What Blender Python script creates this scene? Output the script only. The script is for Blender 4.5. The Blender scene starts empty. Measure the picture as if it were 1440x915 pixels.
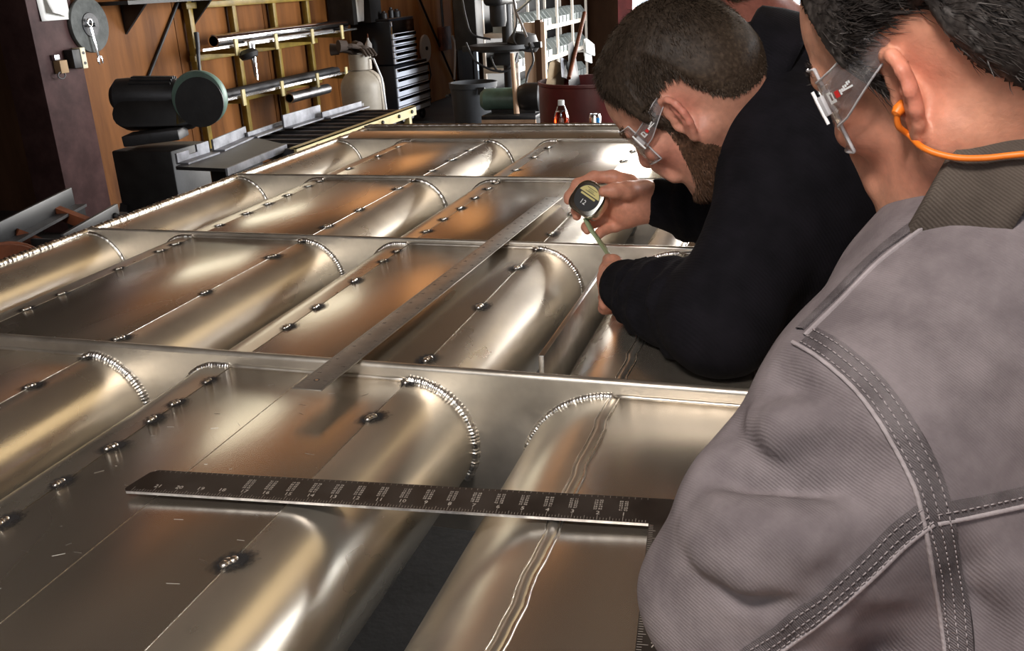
import bpy, bmesh, math, random
import numpy as np
from mathutils import Vector, Matrix
from mathutils.bvhtree import BVHTree
random.seed(7); rng = np.random.default_rng(7)
scene = bpy.context.scene
COL = scene.collection
PI = math.pi
PZ = 0.85                                   # height of the aluminium deck above the floor

# ------------------------------------------------------------------ camera
CW, CH, CF = 1440, 915, 1318.4
c_pitch, c_yaw, c_roll, c_h = 0.35225, -0.31086, -0.05154, 0.51
CAM = np.array([0.0, 0.0, PZ + c_h])
_fw = np.array([math.sin(c_yaw)*math.cos(c_pitch), math.cos(c_yaw)*math.cos(c_pitch), -math.sin(c_pitch)])
_r0 = np.cross(_fw, [0, 0, 1]); _r0 /= np.linalg.norm(_r0)
_u0 = np.cross(_r0, _fw)
CR = math.cos(c_roll)*_r0 + math.sin(c_roll)*_u0
CU = -math.sin(c_roll)*_r0 + math.cos(c_roll)*_u0
cd = bpy.data.cameras.new('camera'); cam = bpy.data.objects.new('camera', cd); COL.objects.link(cam)
cd.sensor_width = 36; cd.lens = CF*36/CW; cd.clip_start = 0.02; cd.clip_end = 200
M = Matrix(((CR[0], CU[0], -_fw[0], CAM[0]), (CR[1], CU[1], -_fw[1], CAM[1]), (CR[2], CU[2], -_fw[2], CAM[2]), (0, 0, 0, 1)))
cam.matrix_world = M
scene.camera = cam
def ray(px, py):
    return _fw + CR*(px-CW/2)/CF - CU*(py-CH/2)/CF
def U(px, py, D):                           # the point seen at px,py at distance D along the view axis
    return CAM + ray(px, py)*D
def onz(px, py, z):                         # ... on a level plane
    d = ray(px, py); return CAM + d*((z-CAM[2])/d[2])
def onx(px, py, x):
    d = ray(px, py); return CAM + d*(x/d[0])
def ony(px, py, y):
    d = ray(px, py); return CAM + d*(y/d[1])

# ------------------------------------------------------------------ light
scene.view_settings.view_transform = 'Standard'
scene.view_settings.look = 'None'
scene.view_settings.exposure = 0.0
scene.view_settings.gamma = 1.0
scene.view_settings.use_curve_mapping = False
scene.cycles.use_denoising = True
scene.cycles.max_bounces = 8
scene.cycles.sample_clamp_indirect = 6
world = bpy.data.worlds.new('sky'); scene.world = world; world.use_nodes = True
wb = world.node_tree.nodes['Background']; wb.inputs[0].default_value = (0.80, 0.90, 1.0, 1); wb.inputs[1].default_value = 1.6
def area(name, loc, size, direction, power, col):
    l = bpy.data.lights.new(name, 'AREA'); l.shape = 'RECTANGLE'; l.size, l.size_y = size
    l.energy = power; l.color = col
    o = bpy.data.objects.new(name, l); COL.objects.link(o); o.location = loc
    o.rotation_euler = Vector(direction).to_track_quat('-Z', 'Y').to_euler()
    return o
area('daylight_back_door', (1.1, 12.75, 1.65), (6.8, 3.2), (0, -1, 0), 1000, (1.0, 0.96, 0.91))
area('front_fill_light', (-0.3, -3.4, 3.2), (4.4, 2.2), (0, 1, -0.25), 24, (1.0, 0.93, 0.90))  # added fill from behind the viewer, through an invented high opening
area('daylight_side_door', (5.85, 7.6, 1.7), (3.4, 3.3), (-1, 0, 0), 1250, (0.93, 0.96, 1.0))
area('daylight_left_window', (-4.60, 6.80, 2.3), (2.1, 0.8), (1, 0, 0), 11, (1.0, 0.86, 0.50))
area('daylight_roof_light', (2.2, 5.6, 4.92), (2.4, 5.0), (0, 0, -1), 55, (1.0, 0.78, 0.46))

# an added pendant fill lamp, out of view behind the viewer, that brightens the men (its shade is built with the lamp below)
FILL_LAMP = (-0.30, -0.42, 2.40)
def add_fill_lamp():
    l = bpy.data.lights.new('fill_lamp_light', 'AREA'); l.shape = 'DISK'; l.size = 0.30; l.energy = 31; l.color = (1.0, 0.92, 0.86)
    o = bpy.data.objects.new('fill_lamp_light', l); COL.objects.link(o); o.location = FILL_LAMP
    o.rotation_euler = (Vector((0.15, 0.95, 1.0))-Vector(FILL_LAMP)).to_track_quat('-Z', 'Y').to_euler()
add_fill_lamp()
# ------------------------------------------------------------------ materials
MAT = {}
def pbr(name, col, rough=0.5, metal=0.0, var=0.0, vscale=6.0, stretch=(1, 1, 1), bump=0.0, bscale=60.0,
        rvar=0.0, col2=None, spec=0.5, detail=4.0, bstretch=None):
    m = bpy.data.materials.new(name); m.use_nodes = True; nt = m.node_tree; N = nt.nodes; L = nt.links
    b = N['Principled BSDF']
    b.inputs['Base Color'].default_value = (*col, 1); b.inputs['Roughness'].default_value = rough
    b.inputs['Metallic'].default_value = metal; b.inputs['Specular IOR Level'].default_value = spec
    tc = N.new('ShaderNodeTexCoord')
    if var or col2 or rvar:
        mp = N.new('ShaderNodeMapping'); mp.inputs['Scale'].default_value = stretch; L.new(tc.outputs['Object'], mp.inputs[0])
        nz = N.new('ShaderNodeTexNoise'); nz.inputs['Scale'].default_value = vscale; nz.inputs['Detail'].default_value = detail
        nz.inputs['Roughness'].default_value = 0.6
        L.new(mp.outputs[0], nz.inputs['Vector'])
        if var or col2:
            rp = N.new('ShaderNodeValToRGB'); e = rp.color_ramp.elements
            c2 = col2 or tuple(min(1, c*(1+var)) for c in col); c1 = col if col2 else tuple(c*(1-var) for c in col)
            e[0].position = 0.36; e[1].position = 0.66; e[0].color = (*c1, 1); e[1].color = (*c2, 1)
            L.new(nz.outputs['Fac'], rp.inputs[0]); L.new(rp.outputs[0], b.inputs['Base Color'])
        if rvar:
            mr = N.new('ShaderNodeMapRange'); mr.inputs[1].default_value = 0.3; mr.inputs[2].default_value = 0.7
            mr.inputs[3].default_value = max(0.02, rough-rvar); mr.inputs[4].default_value = min(1, rough+rvar)
            L.new(nz.outputs['Fac'], mr.inputs[0]); L.new(mr.outputs[0], b.inputs['Roughness'])
    if bump:
        mp2 = N.new('ShaderNodeMapping'); mp2.inputs['Scale'].default_value = bstretch or (1, 1, 1); L.new(tc.outputs['Object'], mp2.inputs[0])
        nb = N.new('ShaderNodeTexNoise'); nb.inputs['Scale'].default_value = bscale; nb.inputs['Detail'].default_value = 3
        L.new(mp2.outputs[0], nb.inputs['Vector'])
        bp = N.new('ShaderNodeBump'); bp.inputs['Strength'].default_value = bump; bp.inputs['Distance'].default_value = 0.004
        L.new(nb.outputs['Fac'], bp.inputs['Height']); L.new(bp.outputs[0], b.inputs['Normal'])
    MAT[name] = m
    return m
def nodes_of(m):
    return m.node_tree.nodes, m.node_tree.links, m.node_tree.nodes['Principled BSDF']

pbr('alu', (0.66, 0.585, 0.485), 0.26, 0.92, var=0.14, vscale=5, stretch=(1, .25, 1), rvar=0.05, bump=0.015, bscale=90, bstretch=(1, .06, 1), detail=2.0)
pbr('alu_pipe', (0.70, 0.64, 0.54), 0.30, 0.88, var=0.12, vscale=7, stretch=(1, .5, 1), rvar=0.07, bump=0.06, bscale=35)
pbr('alu_rib', (0.60, 0.55, 0.475), 0.36, 0.88, var=0.15, vscale=9, rvar=0.08, bump=0.08, bscale=70)
pbr('weld', (0.86, 0.83, 0.78), 0.28, 1, var=0.15, vscale=60, bump=0.35, bscale=160)
pbr('soot', (0.02, 0.018, 0.016), 0.7, 0)
pbr('bar_alu', (0.80, 0.79, 0.77), 0.30, 1, var=0.1, vscale=20, bump=0.05, bscale=90)
pbr('plywood', (0.080, 0.029, 0.008), 0.55, 0, col2=(0.24, 0.092, 0.024), vscale=3.2, stretch=(1, 1.3, .16), bump=0.15, bscale=20, detail=8, spec=.12)  # dark copy: shade of the near left wall put into the colour
pbr('plywood_lit', (0.50, 0.21, 0.07), 0.55, 0, col2=(0.74, 0.38, 0.15), vscale=3.0, stretch=(1, 1.6, .18), bump=0.15, bscale=20, detail=8, spec=.12)  # bright copy: door light on the far sheets put into the colour
pbr('dark_wood', (0.045, 0.022, 0.012), 0.6, 0, col2=(0.085, 0.042, 0.023), vscale=4, stretch=(1, 1, .2), bump=0.2, bscale=18, spec=.1)
pbr('ceiling_wood', (0.060, 0.034, 0.016), 0.8, 0, col2=(0.095, 0.054, 0.027), vscale=3, stretch=(.3, 1, 1), bump=0.1, spec=.1)
pbr('column_paint', (0.042, 0.021, 0.020), 0.5, 0, col2=(0.075, 0.039, 0.037), vscale=7, bump=0.1, bscale=25, spec=.15)
pbr('concrete', (0.022, 0.021, 0.020), 0.6, 0, col2=(0.05, 0.048, 0.046), vscale=2.2, bump=0.2, bscale=40)
pbr('black', (0.012, 0.012, 0.013), 0.45)
pbr('black_iron', (0.016, 0.015, 0.015), 0.5, 0.1, var=0.4, vscale=9, bump=0.1)
pbr('dark_steel', (0.045, 0.045, 0.048), 0.45, 0.35, var=0.3, vscale=8, bump=0.12)
pbr('steel', (0.45, 0.45, 0.46), 0.35, 1, var=0.2, vscale=14)
pbr('bright_steel', (0.72, 0.72, 0.74), 0.2, 1, var=0.1, vscale=14)
pbr('zinc', (0.28, 0.285, 0.31), 0.5, 0.5, col2=(0.13, 0.13, 0.145), vscale=14)
pbr('yellow_paint', (0.22, 0.145, 0.022), 0.42, 0.0, var=0.25, vscale=8)
pbr('cream_paint', (0.55, 0.46, 0.22), 0.45, 0, var=0.15, vscale=8)
pbr('white_paint', (0.80, 0.82, 0.82), 0.45)
pbr('paper', (0.85, 0.84, 0.80), 0.8)
pbr('rust', (0.16, 0.045, 0.015), 0.6, 0.2, var=0.4, vscale=12, bump=0.2)

# ------------------------------------------------------------------ mesh helpers
ORG = {}
def finish(name, me, mat, parent=None, smooth=True, angle=38):
    if mat: me.materials.append(MAT[mat] if isinstance(mat, str) else mat)
    o = bpy.data.objects.new(name, me); COL.objects.link(o)
    if smooth:
        me.polygons.foreach_set('use_smooth', [True]*len(me.polygons))
        if angle and angle < 180: me.set_sharp_from_angle(angle=math.radians(angle))
    if parent is not None: o.parent = parent
    ORG[o.name] = ORG.get(parent.name, Vector((0, 0, 0))) if parent is not None else Vector((0, 0, 0))
    return o
class MB:
    def __init__(s): s.v = []; s.f = []
    def add(s, vs, fs):
        b = len(s.v); s.v.extend([tuple(map(float, p)) for p in vs]); s.f.extend([tuple(i+b for i in f) for f in fs]); return s
    def box(s, c, size, rot=None):
        x, y, z = (q/2 for q in size); c = Vector(c)
        P = [Vector((sx*x, sy*y, sz*z)) for sx in (-1, 1) for sy in (-1, 1) for sz in (-1, 1)]
        if rot is not None: P = [rot @ p for p in P]
        return s.add([c+p for p in P], [(0, 1, 3, 2), (4, 6, 7, 5), (0, 4, 5, 1), (2, 3, 7, 6), (0, 2, 6, 4), (1, 5, 7, 3)])
    def bx(s, x0, x1, y0, y1, z0, z1):
        return s.box(((x0+x1)/2, (y0+y1)/2, (z0+z1)/2), (abs(x1-x0), abs(y1-y0), abs(z1-z0)))
    def bar(s, p0, p1, w, h, up=(0, 0, 1)):                       # a box from p0 to p1, w across, h along up
        p0, p1 = Vector(p0), Vector(p1); d = p1-p0; L = d.length; d /= L
        sd = d.cross(Vector(up)).normalized(); u = sd.cross(d)
        return s.box((p0+p1)/2, (L, w, h), Matrix((d, sd, u)).transposed())
    def tube(s, path, r, n=10, closed=False, cap=True):
        P = [Vector(p) for p in path]; k = len(P); vs = []; fs = []
        ref = None
        for i in range(k):
            if closed: t = P[(i+1) % k]-P[i-1]
            else: t = P[min(i+1, k-1)]-P[max(i-1, 0)]
            t.normalize()
            if ref is None:
                ref = t.orthogonal().normalized()
            ref = (ref-t*ref.dot(t)).normalized(); b = t.cross(ref)
            rr = r[i] if hasattr(r, '__len__') else r
            for j in range(n):
                a = 2*PI*j/n; vs.append(P[i]+(ref*math.cos(a)+b*math.sin(a))*rr)
        m = k if closed else k-1
        for i in range(m):
            for j in range(n):
                a, b2 = i*n+j, i*n+(j+1) % n; c, d = ((i+1) % k)*n+(j+1) % n, ((i+1) % k)*n+j
                fs.append((a, b2, c, d))
        if cap and not closed:
            fs.append(tuple(range(n-1, -1, -1))); fs.append(tuple((k-1)*n+j for j in range(n)))
        return s.add(vs, fs)
    def cyl(s, p0, p1, r0, r1=None, n=20):
        r1 = r0 if r1 is None else r1
        return s.tube([p0, p1], [r0, r1], n)
    def lathe(s, prof, org=(0, 0, 0), axis=(0, 0, 1), n=28):       # prof: (r, t) along the axis
        ax = Vector(axis).normalized(); e = ax.orthogonal().normalized(); f = ax.cross(e); o = Vector(org)
        vs = []; fs = []
        for (r, t) in prof:
            for j in range(n):
                a = 2*PI*j/n; vs.append(o+ax*t+(e*math.cos(a)+f*math.sin(a))*r)
        for i in range(len(prof)-1):
            for j in range(n):
                fs.append((i*n+j, i*n+(j+1) % n, (i+1)*n+(j+1) % n, (i+1)*n+j))
        shut = abs(prof[0][0]-prof[-1][0])+abs(prof[0][1]-prof[-1][1]) > 1e-6          # a closed profile needs no caps
        if shut and prof[0][0] > 1e-5: fs.append(tuple(range(n-1, -1, -1)))
        if shut and prof[-1][0] > 1e-5: fs.append(tuple((len(prof)-1)*n+j for j in range(n)))
        return s.add(vs, fs)
    def prism(s, poly, vec):                                       # poly: 3-D points, extruded along vec
        P = [Vector(p) for p in poly]; v = Vector(vec); n = len(P)
        return s.add(P+[p+v for p in P], [tuple(range(n-1, -1, -1)), tuple(range(n, 2*n))]+[(i, (i+1) % n, n+(i+1) % n, n+i) for i in range(n)])
    def grid(s, rows):                                             # rows of points -> quads
        n = len(rows[0]); vs = [p for rw in rows for p in rw]; fs = []
        for i in range(len(rows)-1):
            for j in range(n-1): fs.append((i*n+j, i*n+j+1, (i+1)*n+j+1, (i+1)*n+j))
        return s.add(vs, fs)
    def ell(s, c, rad, rot=None, n=16, m=10):
        c = Vector(c); vs = []; fs = []
        for i in range(m+1):
            th = PI*i/m
            for j in range(n):
                a = 2*PI*j/n; p = Vector((rad[0]*math.sin(th)*math.cos(a), rad[1]*math.sin(th)*math.sin(a), rad[2]*math.cos(th)))
                vs.append(c+(rot @ p if rot is not None else p))
        for i in range(m):
            for j in range(n): fs.append((i*n+j, (i+1)*n+j, (i+1)*n+(j+1) % n, i*n+(j+1) % n))
        return s.add(vs, fs)
    def mesh(s, name, org=(0, 0, 0)):
        me = bpy.data.meshes.new(name); o = Vector(org)
        me.from_pydata([tuple(Vector(p)-o) for p in s.v], [], s.f); me.validate(); 
        bm = bmesh.new(); bm.from_mesh(me); bmesh.ops.recalc_face_normals(bm, faces=bm.faces); bm.to_mesh(me); bm.free()
        return me
    def build(s, name, mat, parent=None, smooth=True, angle=38, bevel=0.0, seg=2):
        org = ORG.get(parent.name, Vector((0, 0, 0))) if parent is not None else Vector((0, 0, 0))
        me = s.mesh(name, org)
        if bevel:
            bm = bmesh.new(); bm.from_mesh(me)
            bmesh.ops.remove_doubles(bm, verts=bm.verts, dist=1e-5)
            es = [e for e in bm.edges if len(e.link_faces) == 2 and e.calc_face_angle(0) > 0.6]
            bmesh.ops.bevel(bm, geom=es, offset=bevel, segments=seg, affect='EDGES', profile=0.5, clamp_overlap=True)
            bm.to_mesh(me); bm.free()
        return finish(name, me, mat, parent, smooth, angle)
def thing(name, label, cat, loc=(0, 0, 0), group=None):
    o = bpy.data.objects.new(name, None); COL.objects.link(o); o.location = loc; o.empty_display_size = 0.05
    ORG[o.name] = Vector(loc); o['label'] = label; o['category'] = cat
    if group: o['group'] = group
    return o
def tag(o, label, cat, group=None):
    o['label'] = label; o['category'] = cat
    if group: o['group'] = group
    return o
def struct(o):
    o['kind'] = 'structure'; return o
def rebase(o, loc):                                                # a one-mesh thing gets its origin at its base
    loc = Vector(loc); o.data.transform(Matrix.Translation(-loc)); o.location = loc; ORG[o.name] = loc; return o
def copy_tree(o, parent=None, loc=None, label=None):
    c = o.copy(); COL.objects.link(c); c.parent = parent
    if loc is not None: c.location = loc
    if label: c['label'] = label
    ORG[c.name] = Vector(c.location)
    for ch in o.children: copy_tree(ch, c)
    return c

# ------------------------------------------------------------------ the room
XL, XR, YB, YF, ZC = -4.4, 5.6, 12.5, -3.3, 5.0
fl = struct(MB().bx(XL-2.6, XR+.2, YF-.4, YB+2.5, -.1, 0).build('floor', 'concrete'))
cl = struct(MB().bx(XL-2.6, XR+.2, YF-.2, YB+.2, ZC, ZC+.1).build('ceiling', 'ceiling_wood'))
for i in range(8):
    y = -2.4+i*2.0
    MB().bx(XL, XR, y-.05, y+.05, ZC-.26, ZC).build('joist', 'ceiling_wood', cl)
ca = onx(60, 115, XL+.05)[1]; cb = onx(122, 115, XL+.05)[1]
struct(MB().bx(XL-.2, XL+.05, ca, cb, 0, ZC).build('trim_1', 'column_paint', bevel=.006))
# left wall: plywood sheets on a dark backing, a dark bay beyond the column at its near end
wl = struct(MB().bx(XL-.16, XL-.02, cb, 5.82, 0, ZC).bx(XL-.16, XL-.02, 7.80, YB, 0, ZC).bx(XL-.16, XL-.02, 5.82, 7.80, 0, 1.94).bx(XL-.16, XL-.02, 5.82, 7.80, 2.66, ZC).build('wall_left', 'dark_wood'))
ys = [cb, 6.1, 7.32, 8.54, 9.6, 10.75, 11.9]
for i in range(len(ys)-1):
    for (z0, z1) in ((0, 1.9), (2.7, ZC)) if i < 3 else ((0, 2.44), (2.44, ZC)):
        MB().bx(XL-.02, XL, ys[i]+.004, ys[i+1]-.004, z0+.003, z1-.003).build('panel', 'plywood_lit' if i > 3 else 'plywood', wl)
MB().bx(XL-.02, XL+.02, 11.91, YB, 0, ZC).build('panel', 'dark_wood', wl)
struct(MB().bx(-6.9, -6.8, -3.3, 5.25, 0, ZC).build('wall_bay', 'dark_wood'))
struct(MB().bx(-6.9, XL-.1, 5.2, 5.35, 0, ZC).build('wall_bay_end', 'dark_wood'))
# yellowed window high in the left wall
w1 = struct(MB().bx(XL-.02, XL+.03, cb, 8.54, 1.86, 1.94).bx(XL-.02, XL+.03, cb, 8.54, 2.66, 2.74).bx(XL-.02, XL+.03, cb, 5.82, 1.94, 2.66).bx(XL-.02, XL+.03, 7.80, 8.54, 1.94, 2.66).build('window_1', 'dark_wood'))
# back wall with the tall open door to the right and two daylight slits
wbk = struct(MB().bx(XL, -4.37, YB, YB+.15, 0, ZC).bx(-4.30, -4.24, YB, YB+.15, 0, ZC).bx(-4.14, -2.3, YB, YB+.15, 0, ZC).bx(-2.3, 4.5, YB, YB+.15, 3.3, ZC).bx(4.5, XR, YB, YB+.15, 0, ZC).build('wall_back', 'dark_wood'))
struct(MB().bx(-2.36, -2.2, YB-.12, YB, 0, 3.4).bx(4.42, 4.58, YB-.12, YB, 0, 3.4).bx(-2.36, 4.58, YB-.12, YB, 3.28, 3.44).build('trim_2', 'dark_wood'))
struct(MB().bx(XR, XR+.15, YF, 5.85, 0, ZC).bx(XR, XR+.15, 9.35, YB, 0, ZC).bx(XR, XR+.15, 5.85, 9.35, 3.4, ZC).build('wall_right', 'plywood'))
struct(MB().bx(-6.9, -2.5, YF-.15, YF, 0, ZC).bx(1.9, XR, YF-.15, YF, 0, ZC).bx(-2.5, 1.9, YF-.15, YF, 4.3, ZC).bx(-2.5, 1.9, YF-.15, YF, 0, 2.1).build('wall_front', 'dark_wood'))
# painted column at the near end of the left wall



# fixture of the added fill lamp
ld = (Vector((0.15, 0.95, 1.0))-Vector(FILL_LAMP)).normalized()
WL = thing('fill_lamp', 'metal shaded fill lamp added out of view above the near end of the frame', 'lamp', FILL_LAMP)
MB().lathe([(.20, .05), (.07, -.12), (.05, -.12), (.05, -.115), (.195, .05), (.20, .05)], FILL_LAMP, ld, 28).build('shade', 'steel', WL)
MB().lathe([(0, -.2), (.04, -.19), (.055, -.12), (.05, -.03), (0, -.02)], FILL_LAMP, ld, 16).build('socket', 'black', WL)
MB().tube([Vector(FILL_LAMP)-ld*.19, Vector(FILL_LAMP)-ld*.25+Vector((0, 0, .1)), (FILL_LAMP[0], FILL_LAMP[1]-.2, ZC)], .008, 8).build('cord', 'black', WL)
# ------------------------------------------------------------------ the welded aluminium deck frame
AX0, AX1 = -1.60, 0.13
fr = thing('aluminum_deck_frame', 'large welded aluminum frame of cross ribs, flat plates and rounded pipe shoulders', 'metal frame', (-.7, 1.5, 0.5))
def zz(v): return PZ+v
RIBS = [(1.095, .014, .022), (1.764, .010, .013), (2.405, .010, .013), (3.055, .010, .010)]
def rib(y, t, up, x0=AX0, x1=AX1):
    prof = [(-t/2, -.23)]
    prof += [(-t/2, up-t/2)] + [(-t/2*math.cos(a), up-t/2+t/2*math.sin(a)) for a in [PI*k/8 for k in range(1, 8)]] + [(t/2, up-t/2), (t/2, -.23)]
    m = MB().prism([(x0, y+p, zz(q)) for p, q in prof], (x1-x0, 0, 0))
    return m.build('rib', 'alu_rib', fr)
rib_objs = [rib(*r) for r in RIBS]
# scalloped weld bead along a path
def bead(path, r, parent, name='weld_bead', step=.004, amp=1.0, mat='weld'):
    P = [Vector(p) for p in path]; pts = []
    for a, b in zip(P[:-1], P[1:]):
        n = max(1, int((b-a).length/step))
        for k in range(n): pts.append(a.lerp(b, k/n))
    pts.append(P[-1])
    rr = [r*(.93+amp*(.20*abs(math.sin(i*.95))-.07+random.uniform(-.07, .07))) for i in range(len(pts))]
    rr[0] *= .3; rr[-1] *= .3
    return MB().tube(pts, rr, 7).build(name, mat, parent, angle=180)
def prof_pts(xs, sgn, R, flat, n=18, end=2.75):                     # plate edge, a flat lip, then the pipe wall curling under
    pts = [(xs, 0.0)] if flat else []
    for k in range(n+1):
        a = end*k/n; pts.append((xs+sgn*(flat+R*math.sin(a)), -R+R*math.cos(a)))
    return pts
def shoulder(xs, sgn, R, y0, y1, t=.005, flat=0.0):                 # rounded pipe wall falling away from the plate edge at xs
    outer = prof_pts(xs, sgn, R, flat)
    inner = [(x_-sgn*t*math.sin(a_), z_-t*math.cos(a_)) for (x_, z_), a_ in zip(outer, ([0] if flat else [])+[2.75*k/18 for k in range(19)])]
    poly = [(x, y0, zz(z)) for x, z in outer+inner[::-1]]
    n = len(poly); m = MB(); v2 = [(p[0], y1, p[2]) for p in poly]
    h = n//2
    fs = []
    for k in range(n): fs.append((k, (k+1) % n, n+(k+1) % n, n+k))
    for k in range(h-1):
        a, b, c, d = k, k+1, n-2-k, n-1-k
        fs.append((a, b, c, d)); fs.append((n+a, n+d, n+c, n+b))
    m.add(poly+v2, fs)
    return m.build('pipe_shoulder', 'alu_pipe', fr, angle=40)
def arc_pts(xs, sgn, R, y, flat=0.0):
    return [(x, y, zz(z)) for x, z in prof_pts(xs, sgn, R, flat, 22, 2.2)]
tk = MB()
for i in range(3): tk.ell((random.uniform(-.002, .002), (i-1)*.004, .001), (.0055-.001*abs(i-1), .005, .0030), n=10, m=6)
TACK = tk.mesh('tack_weld')
sm = MB(); ring = []
sm.add([(0, 0, .0012)]+[((.020+.004*math.sin(3*a+.4))*math.cos(a), (.024+.004*math.sin(2*a))*math.sin(a), 0) for a in [2*PI*k/24 for k in range(24)]], [(0, 1+k, 1+(k+1) % 24) for k in range(24)])
SOOT = sm.mesh('soot_mark')
SOOTM = bpy.data.materials.new('soot_fade'); SOOTM.use_nodes = True
def _soot():
    nt = SOOTM.node_tree; N = nt.nodes; L = nt.links; b = N['Principled BSDF']
    b.inputs['Base Color'].default_value = (.012, .011, .012, 1); b.inputs['Roughness'].default_value = .8
    tc = N.new('ShaderNodeTexCoord'); g = N.new('ShaderNodeVectorMath'); g.operation = 'LENGTH'
    mp = N.new('ShaderNodeMapping'); mp.inputs['Scale'].default_value = (62, 45, 0); L.new(tc.outputs['Object'], mp.inputs[0]); L.new(mp.outputs[0], g.inputs[0])
    nz = N.new('ShaderNodeTexNoise'); nz.inputs['Scale'].default_value = 190; L.new(tc.outputs['Object'], nz.inputs['Vector'])
    ad = N.new('ShaderNodeMath'); ad.operation = 'ADD'; L.new(g.outputs['Value'], ad.inputs[0]); L.new(nz.outputs['Fac'], ad.inputs[1])
    mr = N.new('ShaderNodeMapRange'); mr.inputs[1].default_value = .95; mr.inputs[2].default_value = 1.55; mr.inputs[3].default_value = .95; mr.inputs[4].default_value = 0
    L.new(ad.outputs[0], mr.inputs[0]); L.new(mr.outputs[0], b.inputs['Alpha'])
_soot()
TACK.materials.append(MAT['weld']); SOOT.materials.append(SOOTM)
for me in (TACK, SOOT): me.polygons.foreach_set('use_smooth', [True]*len(me.polygons))
def tack(x, y, parent, rot, sc=1.0):
    off = ORG[parent.name]
    s = bpy.data.objects.new('soot_mark', SOOT); COL.objects.link(s); s.parent = parent
    s.location = Vector((x+.003*math.sin(rot*7), y+.004, zz(.0006)))-off; s.rotation_euler = (0, 0, rot); s.scale = (sc, sc, 1)
    o = bpy.data.objects.new('tack_weld', TACK); COL.objects.link(o); o.parent = parent
    o.location = Vector((x, y, zz(.0010)))-off; o.rotation_euler = (0, 0, rot*.6); o.scale = (sc, sc, sc)
def plate(x0, x1, y0, y1, z=0.0):
    return MB().bx(x0+.0012, x1-.0012, y0, y1, zz(z-.006), zz(z)).build('plate', 'alu', fr, bevel=.0012, seg=2)
BAYS = [(.16, RIBS[0][0]-RIBS[0][1]/2, 'b0')]
for i in range(3): BAYS.append((RIBS[i][0]+RIBS[i][1]/2, RIBS[i+1][0]-RIBS[i+1][1]/2, 'b%d' % (i+1)))
R1, R2 = .09, .125
bodies = [(-1.312, -1.035, R1, R1), (-.785, -.503, R1, R1), (-.217, .03, R2, .095)]
tacksL = {0: [.47, .56, .656, .739, .827, .905, .955, 1.03], 1: [1.25, 1.35, 1.50, 1.63, 1.70], 2: [1.86, 1.97, 2.08, 2.19, 2.30, 2.37], 3: [2.55, 2.75, 2.92]}
tacksR = {0: [.30, .645, .965], 1: [1.16, 1.395, 1.62], 2: [1.87, 2.05, 2.28], 3: [2.52, 2.70, 2.86]}
for bi, (y0, y1, _) in enumerate(BAYS):
    # half pipe along the left rail
    e = shoulder(AX0, 1, R1, y0, y1)
    bead(arc_pts(AX0, 1, R1, y1), .0055, e)
    for ci, (xa, xb, Ra, Rb) in enumerate(bodies):
        p = plate(xa, xb, y0, y1)
        fl_ = .022 if ci < 2 else 0.0
        sl = shoulder(xa, -1, Ra-fl_, y0, y1, flat=fl_); sr = shoulder(xb, 1, Rb, y0, y1); st_ = .0013 if bi < 2 else .003
        bead(arc_pts(xa, -1, Ra-fl_, y1, fl_), .0062, sl, step=st_); bead(arc_pts(xb, 1, Rb, y1), .0088 if bi == 0 else .0068, sr, step=st_)
        # fillets where the plate runs into the ribs
        bead([(xa, y1-.001, zz(.001)), (xb, y1-.001, zz(.001))], .004, p, 'fillet_weld', .012, mat='alu_rib')
        if bi: bead([(xa-.02, y0+.001, zz(.001)), (xb+.05, y0+.001, zz(-.001))], .004, p, 'fillet_weld', .012, mat='alu_rib')
        if ci < 2:
            MB().tube([(xb, y0, zz(.0002)), (xb, y1-.004, zz(.0002))], .0005, 6).build('seam_line', 'weld', p)
            for y in tacksL[bi]: tack(xa, y+random.uniform(-.01, .01)*(ci == 0), p, random.uniform(-.6, .3), random.uniform(.8, 1.1))
            for y in tacksR[bi]: tack(xb, y+random.uniform(-.01, .01)*(ci == 0), p, random.uniform(-.8, .2), random.uniform(.95, 1.25))
            tack(xb, y1-.006, p, .3, 1.1)
        else:                                                      # continuous seams on the right-hand body
            wig = [(xa+.0014*math.sin(k*1.3)+.0008*math.sin(k*3.7), y0+(y1-y0)*k/40, zz(-.0070)) for k in range(41)]
            bead(wig, .0095, p, 'seam_weld', .005, amp=.10, mat='alu_rib')
            for s in (-1, 1): bead([(x+s*.0072, y, zz(.0002-.0004*(s < 0))) for x, y, z in wig], .0010, p, 'seam_edge', .006)
            if bi == 1: bead([(-.028, y0+.004, zz(-.004)), (-.026, y1-.01, zz(-.004))], .0080, p, 'seam_weld', .006, amp=.2, mat='alu_rib')
            if bi == 1: bead([(-.028+.008, y0+.004, zz(.001)), (-.026+.008, y1-.01, zz(.001))], .0014, p, 'seam_edge', .004)
# scribed layout line and light scratches on the nearest plate
np0 = [o for o in fr.children if o.name.startswith('plate')][1]
sl_ = MB().bar((-.655, .30, zz(.0002)), (-.655, 1.08, zz(.0002)), .0005, .0003).build('scribe_line', 'weld', np0)
m = MB(); rs = random.Random(3)
for i in range(40):
    x, y, a, l = rs.uniform(-.77, -.51), rs.uniform(.4, 1.05), rs.gauss(.35, .5), rs.uniform(.002, .014)
    m.bar((x, y, zz(.00012)), (x+l*math.cos(a), y+l*math.sin(a), zz(.00012)), .00022, .0002)
sc_ = m.build('scratches', 'bar_alu', np0, smooth=False); sc_['kind'] = 'stuff'
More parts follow.
